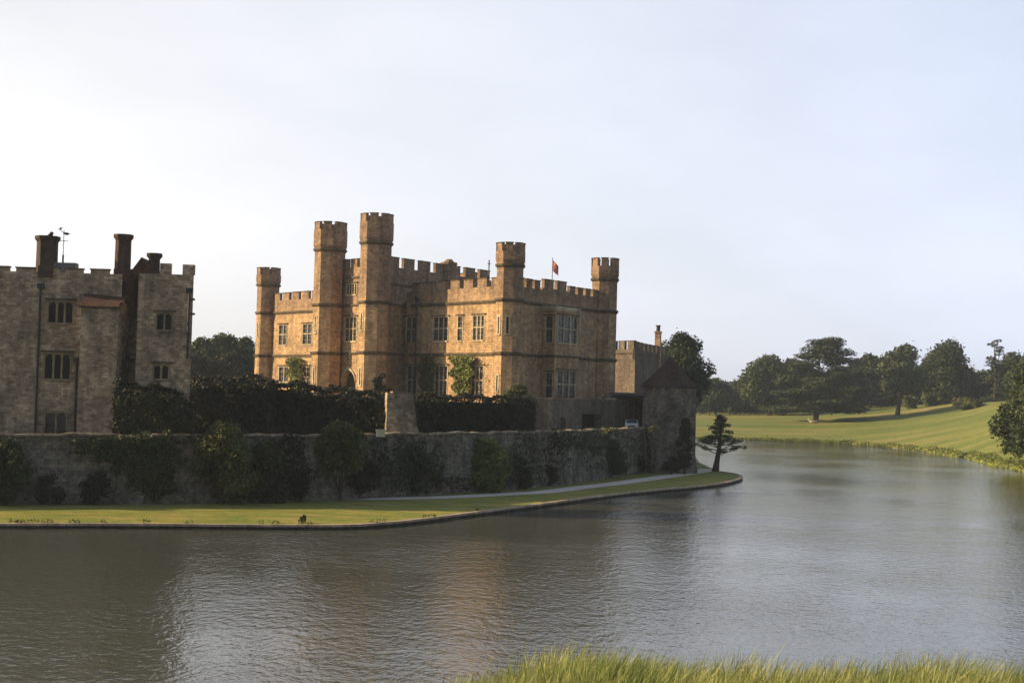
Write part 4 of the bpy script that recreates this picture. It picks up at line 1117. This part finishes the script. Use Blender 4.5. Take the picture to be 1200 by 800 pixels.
# ------------------------------------------------------------------ trees
def trunk_mesh(base, H, r, lean, forks, crown_c, crown_r, n=8):
    b = MB(); top = base + Vector((lean[0], lean[1], H))
    pts, rad = [], []
    for k in range(7):
        t = k / 6; pts.append(base + (top - base) * t + V(math.sin(t * 5) * r * 0.6, math.cos(t * 4) * r * 0.5)); rad.append(r * (1.35 - 0.5 * min(1, t * 4)) * (1 - 0.72 * t) if t < 0.25 else r * (0.9 - 0.7 * t))
    pts[0] = base - Z * 0.3
    b.tube(pts, rad, n)
    for k, f_ in enumerate(forks):
        t = random.uniform(0.35, 0.85); s = base + (top - base) * t; b.tube([s, (s + f_) / 2 + Z * 0.4, f_], [r * 0.42 * (1 - t * 0.4), r * 0.26, r * 0.07], 6)
    return b
def tree(name, label, px, ytop, Y, wpx, kind='round', mat='leaf_tree', dens=1.0, trunk_px=None, ybot=None, group='trees beyond the lake', base_z=None, leaf=None, seed=0, cat='tree', depthf=0.9):
    random.seed(int(px * 7 + seed)); 
    top = atd(px, ytop, Y); tp = atd(trunk_px or px, ytop + 60, Y)
    bz = terrain_z(tp.x, tp.y) if base_z is None else base_z
    base = V(tp.x, tp.y, bz); H = top.z - bz; W = wpx * Y / F_PX * (1.28 if kind in ('round', 'bush') else 1.0 if kind == 'cedar' else 1.3)
    leaf = leaf or max(0.16, 0.0011 * Y)
    cb = H * 0.12 if ybot is None else atd(px, ybot, Y).z - bz
    blobs = []
    cx, cy = top.x, top.y
    if kind == 'round':
        n = 34
        cz0, cz1 = bz + cb, bz + H
        for k in range(n):
            t = (k + random.random()) / n; 
            prof = (math.sin(math.pi * min(1, 0.18 + t * 0.84)) ** 0.55)
            a = random.uniform(0, 2 * math.pi); rr_ = W / 2 * prof * random.uniform(0.4, 0.82)
            rb = W * random.uniform(0.14, 0.23)
            blobs.append((cx + rr_ * math.cos(a), cy + rr_ * math.sin(a) * depthf, cz0 + rb * 0.6 + (cz1 - cz0 - rb * 1.4) * t, rb, rb, rb * 0.75))
        blobs.append((cx, cy, (cz0 + cz1) / 2, W * 0.28, W * 0.26, (cz1 - cz0) * 0.38))
    elif kind == 'cedar':
        n = 120
        for k in range(n):
            t = (k + random.random()) / n
            prof = (1.0 if t < 0.5 else 1.0 - (t - 0.5) * 1.55)
            a = random.uniform(0, 2 * math.pi); rr_ = W / 2 * prof * math.sqrt(random.uniform(0.05, 1.0))
            rx = W * random.uniform(0.13, 0.2) * (1.1 - 0.5 * t)
            z = bz + cb + (H - cb - 0.6) * t - rr_ * 0.06
            blobs.append((cx + rr_ * math.cos(a) - (cx - tp.x) * 0.0, cy + rr_ * math.sin(a), z, rx, rx * 0.9, max(0.4, H * 0.035)))
        blobs.append((cx + W * 0.02, cy, bz + H * 0.47, W * 0.27, W * 0.24, H * 0.3))
    elif kind == 'pine':
        n = 18
        for k in range(n):
            t = (k + 0.5) / n; a = random.uniform(0, 2 * math.pi); rr_ = W / 2 * (0.75 - 0.45 * t) * random.uniform(0.4, 1)
            rb = W * random.uniform(0.13, 0.24) * (1.15 - 0.4 * t); blobs.append((cx + rr_ * math.cos(a), cy + rr_ * math.sin(a), bz + cb + (H - cb) * t, rb, rb, rb * 0.42))
    elif kind == 'bush':
        for k in range(16):
            a = random.uniform(0, 2 * math.pi); rr_ = W * random.uniform(0.05, 0.34); rb = W * random.uniform(0.14, 0.24)
            z = bz + rb * 0.5 + (H - rb * 1.3) * random.random() * (1 - rr_ / W)
            blobs.append((cx + rr_ * math.cos(a), cy + rr_ * math.sin(a) * depthf, z, rb, rb, min(rb * 0.8, H * 0.4)))
    th = thing(name, base, label, cat, group)
    area = sum(b_[3] * b_[4] + b_[3] * b_[5] for b_ in blobs) * 6.0
    n = int(min(38000 if kind == 'cedar' else 26000, max(900, dens * area / (leaf * leaf * 1.35))))
    C, D = blob_pts(blobs, n)
    if kind == 'bush' or kind == 'round': C[:, 2] = np.maximum(C[:, 2], bz + 0.05)
    leaves('crown', C, leaf, M[mat], th, flat=1.0 if kind in ('cedar', 'pine') else 0.25, outward=D * 0.7)
    forks = [Vector(b_[:3]) for b_ in random.sample(blobs, min(len(blobs), 7))]
    tr = 0.028 * H if kind != 'bush' else 0.05 * H
    trunk_mesh(base, H * (0.88 if kind != 'bush' else 0.5), tr, ((cx - tp.x) * 0.5, 0), forks, None, None).build('trunk', M['bark'], th, smooth=True)
    return th

# far side of the lake, left to right
tree('oak_tree', 'big dark tree rising just behind the tiled corner tower', 799, 386, 256, 62, mat='leaf_far', dens=1.2, ybot=478, base_z=0.4)
tree('oak_tree', 'low dark rounded tree immediately right of the corner tower', 838, 441, 470, 42, mat='leaf_far', ybot=482)
tree('oak_tree', 'smallest of the low dark trees in the dip before the hills', 862, 444, 488, 34, mat='leaf_far', ybot=484)
tree('oak_tree', 'low dark tree in the dip, hidden partly by the tall tree behind the corner tower', 822, 436, 500, 40, mat='leaf_far', ybot=482)
tree('oak_tree', 'dark tree filling the gap left of the uneven topped tree', 880, 440, 500, 40, mat='leaf_far', ybot=484)
tree('oak_tree', 'broad uneven topped tree left of the spreading cedar', 902, 413, 445, 58, mat='leaf_tree', ybot=484)
tree('oak_tree', 'tree with a bumpy top half hidden behind the left side of the cedar', 930, 417, 470, 44, mat='leaf_far', ybot=484)
tree('cedar_tree', 'large spreading cedar with flat layered branches and a leaning trunk in the meadow', 968, 394, 400, 100, 'cedar', 'leaf_cedar', 1.5, trunk_px=956, ybot=480)
tree('oak_tree', 'dark broad tree just right of the cedar', 1020, 412, 455, 54, mat='leaf_far', ybot=476)
tree('oak_tree', 'dark tree filling the gap behind the lone trunked pine', 1042, 424, 470, 40, mat='leaf_far', ybot=476)
tree('pine_tree', 'narrow topped tree with a bare dark trunk standing out in the sunny meadow', 1061, 401, 408, 46, 'round', 'leaf_cedar', 1.0, trunk_px=1052, ybot=462)
tree('oak_tree', 'dark tree in shadow left of the tall domed tree', 1080, 426, 465, 40, mat='leaf_far', ybot=474)
tree('oak_tree', 'tall domed broad tree, highest of the wood on the right', 1113, 396, 440, 58, mat='leaf_far', ybot=474)
tree('oak_tree', 'dark low tree right of the domed tree, under the gap in the skyline', 1146, 432, 455, 40, mat='leaf_far', ybot=472)
tree('pine_tree', 'slender pine with separate tufts standing above the right hand wood', 1166, 397, 420, 30, 'pine', 'leaf_cedar', 1.3, ybot=470)
tree('oak_tree', 'dark tree between the tufted pine and the right edge', 1188, 410, 432, 42, mat='leaf_far', ybot=472)
tree('oak_tree', 'dark tree beneath the tufted pine', 1168, 436, 440, 40, mat='leaf_far', ybot=472)
tree('oak_tree', 'partly hidden tree at the right edge behind the waterside bush', 1214, 408, 380, 50, mat='leaf_far', ybot=472)
tree('shrub', 'pale bush at the foot of the domed tree', 1091, 455, 432, 22, 'bush', 'leaf_shrub', 1, group='bushes along the far wood', cat='shrub')
tree('shrub', 'pale bush right of the dark bare trunk at the wood edge', 1066, 459, 430, 16, 'bush', 'leaf_shrub', 1, group='bushes along the far wood', cat='shrub')
tree('shrub', 'round olive bush standing alone in the meadow at the right', 1135, 463, 385, 32, 'bush', 'leaf_shrub', 1.2, group='bushes along the far wood', cat='shrub')
tree('shrub', 'low bush behind the lone meadow bush', 1112, 462, 436, 20, 'bush', 'leaf_shrub', 1, group='bushes along the far wood', cat='shrub')
tree('waterside_tree', 'large leafy tree leaning over the water at the right edge', 1214, 420, 205, 72, 'round', 'leaf_tree', 1.3, base_z=0.2, ybot=549, group=None, leaf=0.3)
tree('waterside_tree', 'shorter leafy tree off to the right beyond the waterside tree', 1250, 410, 185, 90, 'round', 'leaf_tree', 1.0, base_z=0.2, ybot=552, group=None, leaf=0.3)
# second row so that the wood closes up
for i, px in enumerate((812, 848, 872, 900, 925, 955, 985, 1010, 1035, 1062, 1090, 1118, 1140, 1160, 1185, 1210)):
    tops = ctrl([(812, 450), (870, 452), (900, 434), (955, 430), (1010, 430), (1062, 428), (1118, 424), (1140, 440), (1160, 440), (1210, 425)], px)
    tree('background_tree', 'one of the dim trees filling the back of the wood across the meadow', px, tops, 535, 44, mat='leaf_far', ybot=486, group='dim trees at the back of the wood', leaf=0.75, dens=0.8)
# trees seen between the two buildings
tree('oak_tree', 'rounded tree touching the right side of the gatehouse', 240, 393, 268, 44, mat='leaf_tree', ybot=455, base_z=2.0, group='trees between the buildings')
tree('oak_tree', 'highest tree in the gap between the gatehouse and the castle', 262, 388, 275, 44, mat='leaf_tree', ybot=455, base_z=2.0, group='trees between the buildings')
tree('oak_tree', 'smaller tree beside the leftmost castle turret', 288, 392.5, 280, 34, mat='leaf_tree', ybot=455, base_z=2.0, group='trees between the buildings')
tree('oak_tree', 'lower dark tree in front of the others in the building gap', 272, 410, 250, 50, mat='leaf_hedge', ybot=455, base_z=2.0, group='trees between the buildings')
tree('oak_tree', 'dark tree low beside the gatehouse tower wall', 232, 412, 248, 40, mat='leaf_hedge', ybot=455, base_z=2.0, group='trees between the buildings')

# small cedar on the island tip
def young_cedar():
    g = at(838, 552, LZ); random.seed(5)
    top = atd(845, 484, g.y); H = top.z - LZ; s = g.y / F_PX
    th = thing('young_cedar', g, 'small open cedar with upswept branches on the tip of the lawn', 'tree')
    b = MB(); mid = g + V(0.1 * s * 10, 0, H * 0.45)
    tpt = [g - Z * 0.2, g + V(0.2, 0, 1.2), g + V(0.45, 0, H * 0.4), g + V(0.6, 0, H * 0.7), V(top.x, g.y, top.z)]
    b.tube(tpt, [0.5, 0.33, 0.26, 0.16, 0.04], 8)
    blobs = []
    LEN = [(22, 26), (28, 31), (34, 27), (42, 22), (50, 17), (58, 10), (66, 4)]
    tr_ = lambda h: V(g.x + 0.2 + (top.x - g.x - 0.2) * h / 68, g.y, LZ + h * s)
    for k in range(34):
        h = 22 + 45 * k / 33; a = k * 2.4 + random.uniform(-0.3, 0.3); L_ = ctrl(LEN, h) * s * random.uniform(0.6, 1.05)
        st_ = tr_(h - 3); up_ = random.uniform(0.1, 0.5) if h < 36 else random.uniform(-0.25, 0.12)
        e_ = st_ + V(math.cos(a) * L_, math.sin(a) * L_, up_ * L_)
        b.tube([st_, (st_ + e_) / 2 - Z * 0.1, e_], [0.07, 0.05, 0.015], 5)
        for t in ((0.45, 0.7, 1.0) if h > 34 else (0.65, 0.85, 1.0)):
            q = st_ + (e_ - st_) * t; blobs.append((q.x + random.uniform(-.15, .15), q.y, q.z + 0.05, random.uniform(0.3, 0.5), 0.42, random.uniform(0.14, 0.34)))
    b.build('trunk', M['bark'], th, smooth=True)
    C, D = blob_pts(blobs, 6200); leaves('crown', C, 0.12, M['leaf_cedar'], th, flat=0.8)
young_cedar()

# ------------------------------------------------------------------ hedges, shrubs and ivy
def hedge(name, label, tops, Y, depth, zb, mat, leaf=0.16, dens=1.0, cat='hedge', group=None, y1=None):
    """clipped mass; tops = list of (px, py of the top); Y may drift to y1"""
    y1 = y1 or Y
    pts = []
    x0, x1 = tops[0][0], tops[-1][0]
    tot = []
    g = atd((x0 + x1) / 2, tops[0][1], Y)
    th = thing(name, V(g.x, g.y, zb), label, cat, group)
    nst = int((x1 - x0) / 4) + 2; core = MB(); prof = []
    for k in range(nst):
        px = x0 + (x1 - x0) * k / (nst - 1); yy = Y + (y1 - Y) * k / (nst - 1); p = atd(px, ctrl(tops, px), yy); prof.append(p)
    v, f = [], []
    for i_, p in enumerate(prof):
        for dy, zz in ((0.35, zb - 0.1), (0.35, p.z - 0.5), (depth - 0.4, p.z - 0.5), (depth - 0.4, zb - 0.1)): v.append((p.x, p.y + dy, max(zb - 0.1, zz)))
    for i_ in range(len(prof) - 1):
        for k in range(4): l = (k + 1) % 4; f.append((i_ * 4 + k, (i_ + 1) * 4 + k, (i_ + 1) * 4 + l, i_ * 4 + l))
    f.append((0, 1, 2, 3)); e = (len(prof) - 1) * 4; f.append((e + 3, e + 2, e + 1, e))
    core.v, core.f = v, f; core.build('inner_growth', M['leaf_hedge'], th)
    A = 0
    for p, q in zip(prof, prof[1:]): A += abs(q.x - p.x) * ((p.z - zb) * 1.2 + depth)
    n = int(min(30000, dens * A / (leaf * leaf) * 1.5))
    t = rng.uniform(0, len(prof) - 1.001, n); i0 = t.astype(int); fr = t - i0
    PX = np.array([[p.x, p.y, p.z] for p in prof]); base = PX[i0] * (1 - fr[:, None]) + PX[i0 + 1] * fr[:, None]
    h = base[:, 2] - zb
    wv_ = 0.28 * np.sin(base[:, 0] * 1.7 + 2) + 0.2 * np.sin(base[:, 0] * 3.9)
    side_ = rng.random(n) < 0.68
    r_ = rng.random(n)
    z = np.where(side_, zb + r_ * h, base[:, 2] + wv_ * 0.6 + rng.normal(0, 0.08, n))
    bul = 0.28 * np.sin(base[:, 0] * 1.3) * np.cos(z * 1.9) + 0.16 * np.sin(base[:, 0] * 3.1 + z * 2.7)
    rnd = np.where(r_ > 0.86, (r_ - 0.86) * 5.5, 0)
    y = np.where(side_, base[:, 1] + bul + rng.normal(0.05, 0.12, n) + rnd, base[:, 1] + 0.3 + r_ * (depth - 0.3))
    C = np.stack([base[:, 0] + rng.normal(0, 0.12, n), y, z], 1)
    D = np.zeros((n, 3)); D[:, 1] = np.where(side_, -1, 0); D[:, 2] = np.where(side_, 0.25, 1)
    leaves('foliage', C, leaf, M[mat], th, outward=D * 0.8)
    return th
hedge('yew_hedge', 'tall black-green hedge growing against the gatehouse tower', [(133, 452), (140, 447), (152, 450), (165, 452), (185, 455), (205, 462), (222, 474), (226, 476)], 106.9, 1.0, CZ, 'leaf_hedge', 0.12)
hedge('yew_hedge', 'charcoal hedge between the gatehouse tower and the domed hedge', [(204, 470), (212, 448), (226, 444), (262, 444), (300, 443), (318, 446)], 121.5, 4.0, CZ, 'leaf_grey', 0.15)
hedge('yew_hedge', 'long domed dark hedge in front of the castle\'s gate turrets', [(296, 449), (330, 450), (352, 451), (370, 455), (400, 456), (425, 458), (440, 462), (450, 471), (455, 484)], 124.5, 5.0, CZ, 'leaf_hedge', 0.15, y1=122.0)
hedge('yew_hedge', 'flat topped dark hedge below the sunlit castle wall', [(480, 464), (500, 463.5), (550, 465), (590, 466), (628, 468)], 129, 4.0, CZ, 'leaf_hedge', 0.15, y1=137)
def bush(name, label, px, ytop, ybot, wpx, Y, mat, zb, leaf=0.14, dens=1.0, nblob=16, cat='shrub', group=None, flat=0.9, trunk=False, seed=0):
    random.seed(int(px + seed)); g = atd(px, ybot, Y); s = Y / F_PX; W = wpx * s; top = atd(px, ytop, Y).z; bot = atd(px, ybot, Y).z
    th = thing(name, V(g.x, g.y, zb), label, cat, group)
    blobs = []
    for k in range(nblob):
        t = (k + random.random()) / nblob; a = random.uniform(0, 6.28); prof = math.sin(math.pi * min(1, 0.25 + 0.7 * t)) ** 0.6
        rb = min(W, top - bot) * random.uniform(0.13, 0.23); rr_ = max(0, W / 2 * prof - rb * 0.6) * random.uniform(0.5, 1.0)
        blobs.append((g.x + rr_ * math.cos(a), g.y + rr_ * math.sin(a) * flat * 0.6, bot + rb * 0.6 + (top - bot - rb * 1.5) * t, rb, rb * 0.9, rb * 0.8))
    area = sum(b_[3] * b_[4] + b_[3] * b_[5] for b_ in blobs) * 6
    C, D = blob_pts(blobs, int(min(20000, dens * area / (leaf * leaf * 1.25))))
    leaves('foliage', C, leaf, M[mat], th, flat=0.2, outward=D * 0.7)
    b = MB(); b.tube([V(g.x, g.y, zb - 0.1), V(g.x + 0.1, g.y, (zb + bot) / 2 + 0.3), V(g.x, g.y, bot + (top - bot) * 0.6)], [0.16, 0.12, 0.04], 7)
    for b_ in random.sample(blobs, 5): b.tube([V(g.x, g.y, zb + 0.4), Vector(b_[:3])], [0.08, 0.02], 5)
    b.build('stem', M['bark'], th); return th
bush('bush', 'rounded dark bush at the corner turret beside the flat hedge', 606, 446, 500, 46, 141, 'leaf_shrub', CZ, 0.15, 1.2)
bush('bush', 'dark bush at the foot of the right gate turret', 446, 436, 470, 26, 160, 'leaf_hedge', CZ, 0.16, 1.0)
_wx = np.array([to_px(p)[0] for p in wallp]); _o = np.argsort(_wx); _wx = _wx[_o]
_wX = np.array([p.x for p in wallp])[_o]; _wY = np.array([p.y for p in wallp])[_o]
def wall_y(px):
    return V(float(np.interp(px, _wx, _wX)), float(np.interp(px, _wx, _wY)), LZ)
def fshrub(name, label, px, ytop, ybot, wpx, mat, off=1.0, **kw):
    w_ = wall_y(px); return bush(name, label, px, ytop, ybot, wpx, w_.y - off, mat, LZ, group=kw.pop('group', 'shrubs at the foot of the moat wall'), **kw)
fshrub('shrub', 'dark shrub against the moat wall at the left edge of the photo', 6, 508, 589, 64, 'leaf_ivy', 1.2, nblob=26)
fshrub('shrub', 'low dark shrub on the lawn edge under the gatehouse windows', 58, 553, 591, 44, 'leaf_hedge', 1.0)
fshrub('shrub', 'small dark shrub below the hanging ivy curtain', 112, 548, 590, 44, 'leaf_hedge', 1.0)
fshrub('shrub', 'big shrub with yellowish sprays reaching above the moat wall', 258, 490, 589, 82, 'leaf_shrub', 1.2, nblob=34)
fshrub('shrub', 'dark shrub just right of the one with yellowish sprays', 308, 512, 589, 62, 'leaf_ivy', 1.0, nblob=26)
fshrub('small_tree', 'round headed bushy tree in front of the moat wall at the start of the path', 399, 489, 556, 72, 'leaf_shrub', 1.6, nblob=32, cat='tree')
fshrub('shrub', 'dark undergrowth beneath the round headed tree', 420, 533, 577, 66, 'leaf_hedge', 0.5, nblob=24)
fshrub('shrub', 'low dark shrub by the left end of the path', 350, 546, 584, 28, 'leaf_hedge', 1.0, nblob=16)
fshrub('shrub', 'light green bushy shrub on the moat wall right of the sunlit coping', 566, 508, 577, 74, 'leaf_lime', 0.8, nblob=34)
fshrub('shrub', 'dark shrub at the wall foot right of the light green one', 606, 532, 573, 44, 'leaf_ivy', 0.8)
fshrub('shrub', 'dark ivy clad shrub between the round headed tree and the light green shrub', 486, 522, 578, 46, 'leaf_ivy', 0.5, nblob=24)
fshrub('shrub', 'broad dark shrub against the moat wall below the parked car', 712, 512, 560, 52, 'leaf_ivy', 0.3, nblob=26)
fshrub('shrub', 'low dark shrub where the wall nears the corner tower', 745, 530, 556, 32, 'leaf_hedge', 0.4, nblob=16)
fshrub('shrub', 'low dark shrub under the slanting ivy', 642, 543, 570, 38, 'leaf_hedge', 0.8)
bush('shrub', 'tiny round bush alone on the lawn beside the water', 355, 602.5, 612, 11, at(355, 612, LZ).y, 'leaf_ivy', LZ, 0.05, 1.5, 8, group=None)

def ivy(label, blobs, mat='leaf_ivy', dens=1.0, leaf=0.14, thick=0.35, group='ivy on the moat wall'):
    """blobs = (px, py, rx_px, ry_px) painted against the moat wall as real leaves standing off it"""
    Cs = []
    for px, py, rx, ry in blobs:
        rx, ry = rx * 1.18, ry * 1.15
        w_ = wall_y(px); s = w_.y / F_PX; n = int(dens * 3.14 * rx * ry * s * s / (leaf * leaf) * 1.3)
        a = rng.uniform(0, 6.283, n); r_ = np.sqrt(rng.random(n)) * (1 + 0.2 * np.sin(a * 5 + px))
        X = px + rx * r_ * np.cos(a); Yp = py + ry * r_ * np.sin(a)
        for x, y in zip(X, Yp):
            q = wall_y(x); p = atd(x, y, q.y); p.y -= 0.12 + abs(random.gauss(0, thick)) + max(0, 0.5 * (1 - (p.z - 0.5) / 5)) * 0.9
            Cs.append((p.x, p.y, p.z))
    C = np.array(Cs); C = C[C[:, 2] > 0.5]
    th = thing('ivy', Vector(C.mean(axis=0)), label, 'ivy', group); D = np.zeros_like(C); D[:, 1] = -1; D[:, 2] = 0.3
    leaves('foliage', C, leaf, M[mat], th, outward=D * 0.8)
    b = MB(); random.seed(len(Cs))
    for k in range(4):
        q = C[random.randrange(len(C))]; w_ = wall_y(to_px(Vector(q))[0]); b.tube([V(q[0], w_.y - 0.62, 0.4), V(q[0] + 0.2, w_.y - 0.3, 2), V(q[0], min(q[1], w_.y - 0.1), q[2])], [0.05, 0.04, 0.02], 5)
    b.build('stems', M['bark'], th)
ivy('thick curtain of ivy hanging over the moat wall left of the big shrub', [(115, 524, 20, 9), (140, 528, 26, 14), (165, 534, 28, 22), (190, 537, 22, 26), (172, 556, 20, 18), (188, 565, 18, 16), (128, 521, 36, 8), (160, 518, 52, 7)], dens=1.5)
ivy('thin ivy on the moat wall between the two big shrubs', [(335, 530, 16, 18), (347, 556, 18, 20), (330, 570, 20, 14), (345, 520, 12, 10)], 'leaf_hedge', dens=1.3)
ivy('dark patchy ivy right of the round headed tree', [(440, 540, 16, 26), (458, 558, 18, 20), (492, 548, 13, 28), (476, 530, 12, 14), (500, 568, 20, 10), (512, 545, 9, 22)], 'leaf_ivy', dens=1.2)
ivy('ivy patch right of the light green shrub', [(615, 525, 15, 18), (600, 548, 18, 18)], 'leaf_ivy', dens=1.3)
ivy('slanting streak of ivy below the terrace doorway', [(658, 515, 16, 12), (652, 530, 14, 14), (643, 545, 16, 11), (632, 556, 18, 9)], 'leaf_hedge', dens=1.5)
ivy('ivy with a yellow-green fringe beneath the parked car', [(698, 516, 18, 13), (712, 530, 20, 22), (730, 520, 13, 16), (690, 537, 12, 16), (708, 548, 18, 9), (680, 518, 14, 9)], 'leaf_ivy', dens=1.4)
ivy('dense dark ivy climbing where the moat wall meets the corner tower', [(764, 520, 15, 20), (760, 540, 15, 16), (775, 533, 12, 18)], 'leaf_hedge', dens=1.8)
ivy('dark creeper low on the moat wall left of the slanting streak', [(585, 560, 24, 9), (540, 566, 26, 7)], 'leaf_hedge', dens=1.2)
def cypress():
    th = bush('ivy_column', 'tall narrow column of dark ivy on the lake side of the corner tower', 802, 488, 548, 20, 167.6, 'leaf_hedge', LZ, 0.17, 3.0, 30, cat='ivy', flat=0.8)
cypress()
bush('bush', 'small dark bush at the foot of the corner tower', 786, 533, 552, 26, 166.6, 'leaf_hedge', LZ, 0.14, 1.2)
bush('shrub', 'yellow-green tufts along the wall top beside the parked car', 712, 500, 508, 22, 147, 'leaf_lime', 5.4, 0.1, 1.2, 10)
bush('shrub', 'small sunlit tuft on the wall top right of the parked car', 764, 497, 507, 16, 163, 'leaf_lime', 5.4, 0.1, 1.2, 8)

def climber(label, px, ytop, ybot, wpx, mat='leaf_lime', off=0.4):
    random.seed(int(px)); s0 = hit(px, (ytop + ybot) / 2, GC, nL); Cs = []
    n = int(wpx * (ybot - ytop) * 3.4)
    for k in range(n):
        t = random.random(); wdt = wpx / 2 * (0.45 + 0.55 * math.sin(math.pi * min(1, 0.35 + t * 0.6))) * (1 + 0.3 * math.sin(t * 17 + px))
        h = hit(px + random.uniform(-1, 1) * wdt, ytop + (ybot - ytop) * t, GC + nL * (0.15 + abs(random.gauss(0, off))), nL); Cs.append(tuple(h))
    C = np.array(Cs); th = thing('climbing_plant', V(s0.x, s0.y, CZ), label, 'climbing plant', 'climbers on the castle wall')
    D = np.tile(np.array([nL.x, nL.y, 0.2]), (n, 1)); leaves('foliage', C, 0.17, M[mat], th, outward=D * 0.7)
    b = MB()
    for k in range(4): q = C[random.randrange(n)]; b.tube([V(s0.x + nL.x * 0.3, s0.y + nL.y * 0.3, CZ), (V(s0.x, s0.y, (CZ + q[2]) / 2)), Vector(q)], [0.08, 0.06, 0.02], 6)
    b.build('stem', M['bark'], th)
climber('leafy green climber between the two lower windows of the sunlit wall', 541, 417, 464, 25)
climber('dull green climber at the edge of the shadow on the castle wall', 499, 416, 464, 17, 'leaf_shrub')
climber('yellow-green climber on the far left castle wall', 345, 419, 456, 17)

# reeds and rough plants along the far shore
def shore_reeds():
    Cs = []
    for k in range(9000):
        px = random.uniform(812, 1215); a = math.atan((px - 600) / F_PX); s = ctrl(shore, a); w_ = 1.2 + 3.0 * max(0, (px - 1040) / 160)
        d = s + random.uniform(-0.8, w_ * 1.6); x, y = d * math.sin(a), d * math.cos(a); hgt = (0.5 + max(0, px - 1040) / 160 * 1.1) * (0.55 + 0.45 * math.sin(px * 0.19) * math.sin(px * 0.07 + 1))
        Cs.append((x, y, max(0, terrain_z(x, y)) + random.random() * hgt))
    tag(leaves('shore_plants', np.array(Cs), 0.17, M['leaf_lime'], flat=-0.2), 'rough green plants fringing the far shore below the meadow', 'plants', kind='stuff')
random.seed(3); shore_reeds()

Cs = []
for px_ in (14, 27, 31, 48, 84, 120, 176, 214, 300, 330, 352, 436, 448, 505, 560, 640):
    q = min(edge, key=lambda p: abs(to_px(p)[0] - px_)); L_ = random.uniform(0.3, 1.1)
    for k in range(int(60 * L_)): Cs.append((q.x + random.uniform(-L_, L_) / 2, q.y + 0.22 + random.uniform(-0.1, 0.2), LZ + random.random() * 0.26))
tag(leaves('kerb_tufts', np.array(Cs), 0.07, M['leaf_shrub'], flat=-0.2), 'small grass tufts scattered along the stone kerb of the lawn', 'grass', kind='stuff')
# foreground reeds
def reeds():
    n = 46000; segs = 4
    x = np.concatenate([rng.uniform(-2.6, 6.0, 32000), rng.uniform(-12, 14, n - 32000)]); y = np.concatenate([rng.uniform(10.6, 13.0, 32000), rng.uniform(5.5, 14.5, n - 32000)])
    bz = np.array([bank_z(a, b_) for a, b_ in zip(x, y)])
    clump = 0.5 + 0.5 * np.sin(x * 2.1 + 0.7) * np.sin(x * 5.3 + y * 2)
    L = rng.uniform(0.5, 0.88, n) * (0.82 + 0.26 * clump) * np.where(rng.random(n) < 0.03, 1.12, 1) 
    ang = rng.uniform(0, 6.283, n); lean = rng.uniform(0.05, 0.4, n)
    # wind leans blades to the right
    lx, ly = lean * np.cos(ang) + 0.22, lean * np.sin(ang) * 0.8
    w = rng.uniform(0.005, 0.012, n); wa = rng.uniform(-0.9, 0.9, n)
    V_ = np.empty((n, segs + 1, 2, 3), dtype=np.float32)
    for k in range(segs + 1):
        t = k / segs; cx = x + lx * L * t * t; cy = y + ly * L * t * t; cz = bz + L * t * (1 - 0.25 * lean * t)
        ww = w * (1 - t) ** 0.6 + 0.0008
        for s_, sg in ((0, -1), (1, 1)):
            V_[:, k, s_, 0] = cx + sg * ww * np.cos(wa); V_[:, k, s_, 1] = cy + sg * ww * np.sin(wa); V_[:, k, s_, 2] = cz
    st_ = (segs + 1) * 2; base = (np.arange(n) * st_)[:, None, None]; k = np.arange(segs)[None, :, None] * 2
    quad = np.array([0, 1, 3, 2])[None, None, :]; F_ = (base + k + quad).reshape(-1, 4)
    me = bpy.data.meshes.new('reeds'); me.vertices.add(n * st_); me.vertices.foreach_set('co', V_.ravel())
    me.loops.add(F_.size); me.loops.foreach_set('vertex_index', F_.ravel().astype(np.int32)); me.polygons.add(len(F_)); me.polygons.foreach_set('loop_start', np.arange(0, F_.size, 4, dtype=np.int32))
    me.update(calc_edges=True); me.materials.append(M['reed'])
    tag(link('reeds', me), 'long yellow-green grass and reeds on the near bank along the bottom edge', 'grass', kind='stuff')
reeds()

# ------------------------------------------------------------------ thin evening haze
HAZE = 0.0002
b = MB(); b.box(V(-3100, -110, -3.6), V(6200, 0), V(0, 3200), Z * 64)
hz = b.build('haze', simple('haze_air', (1, 1, 1)))
m = bpy.data.materials.new('evening_haze'); m.use_nodes = True; nd = m.node_tree.nodes; nd.clear()
vo = nd.new('ShaderNodeVolumePrincipled'); vo.inputs['Color'].default_value = (0.72, 0.85, 1.0, 1); vo.inputs['Density'].default_value = HAZE; vo.inputs['Anisotropy'].default_value = 0.2
oo = nd.new('ShaderNodeOutputMaterial'); m.node_tree.links.new(vo.outputs[0], oo.inputs['Volume'])
hz.data.materials.clear(); hz.data.materials.append(m)
tag(hz, 'thin bluish evening haze over the lake and meadow', 'haze', kind='stuff')
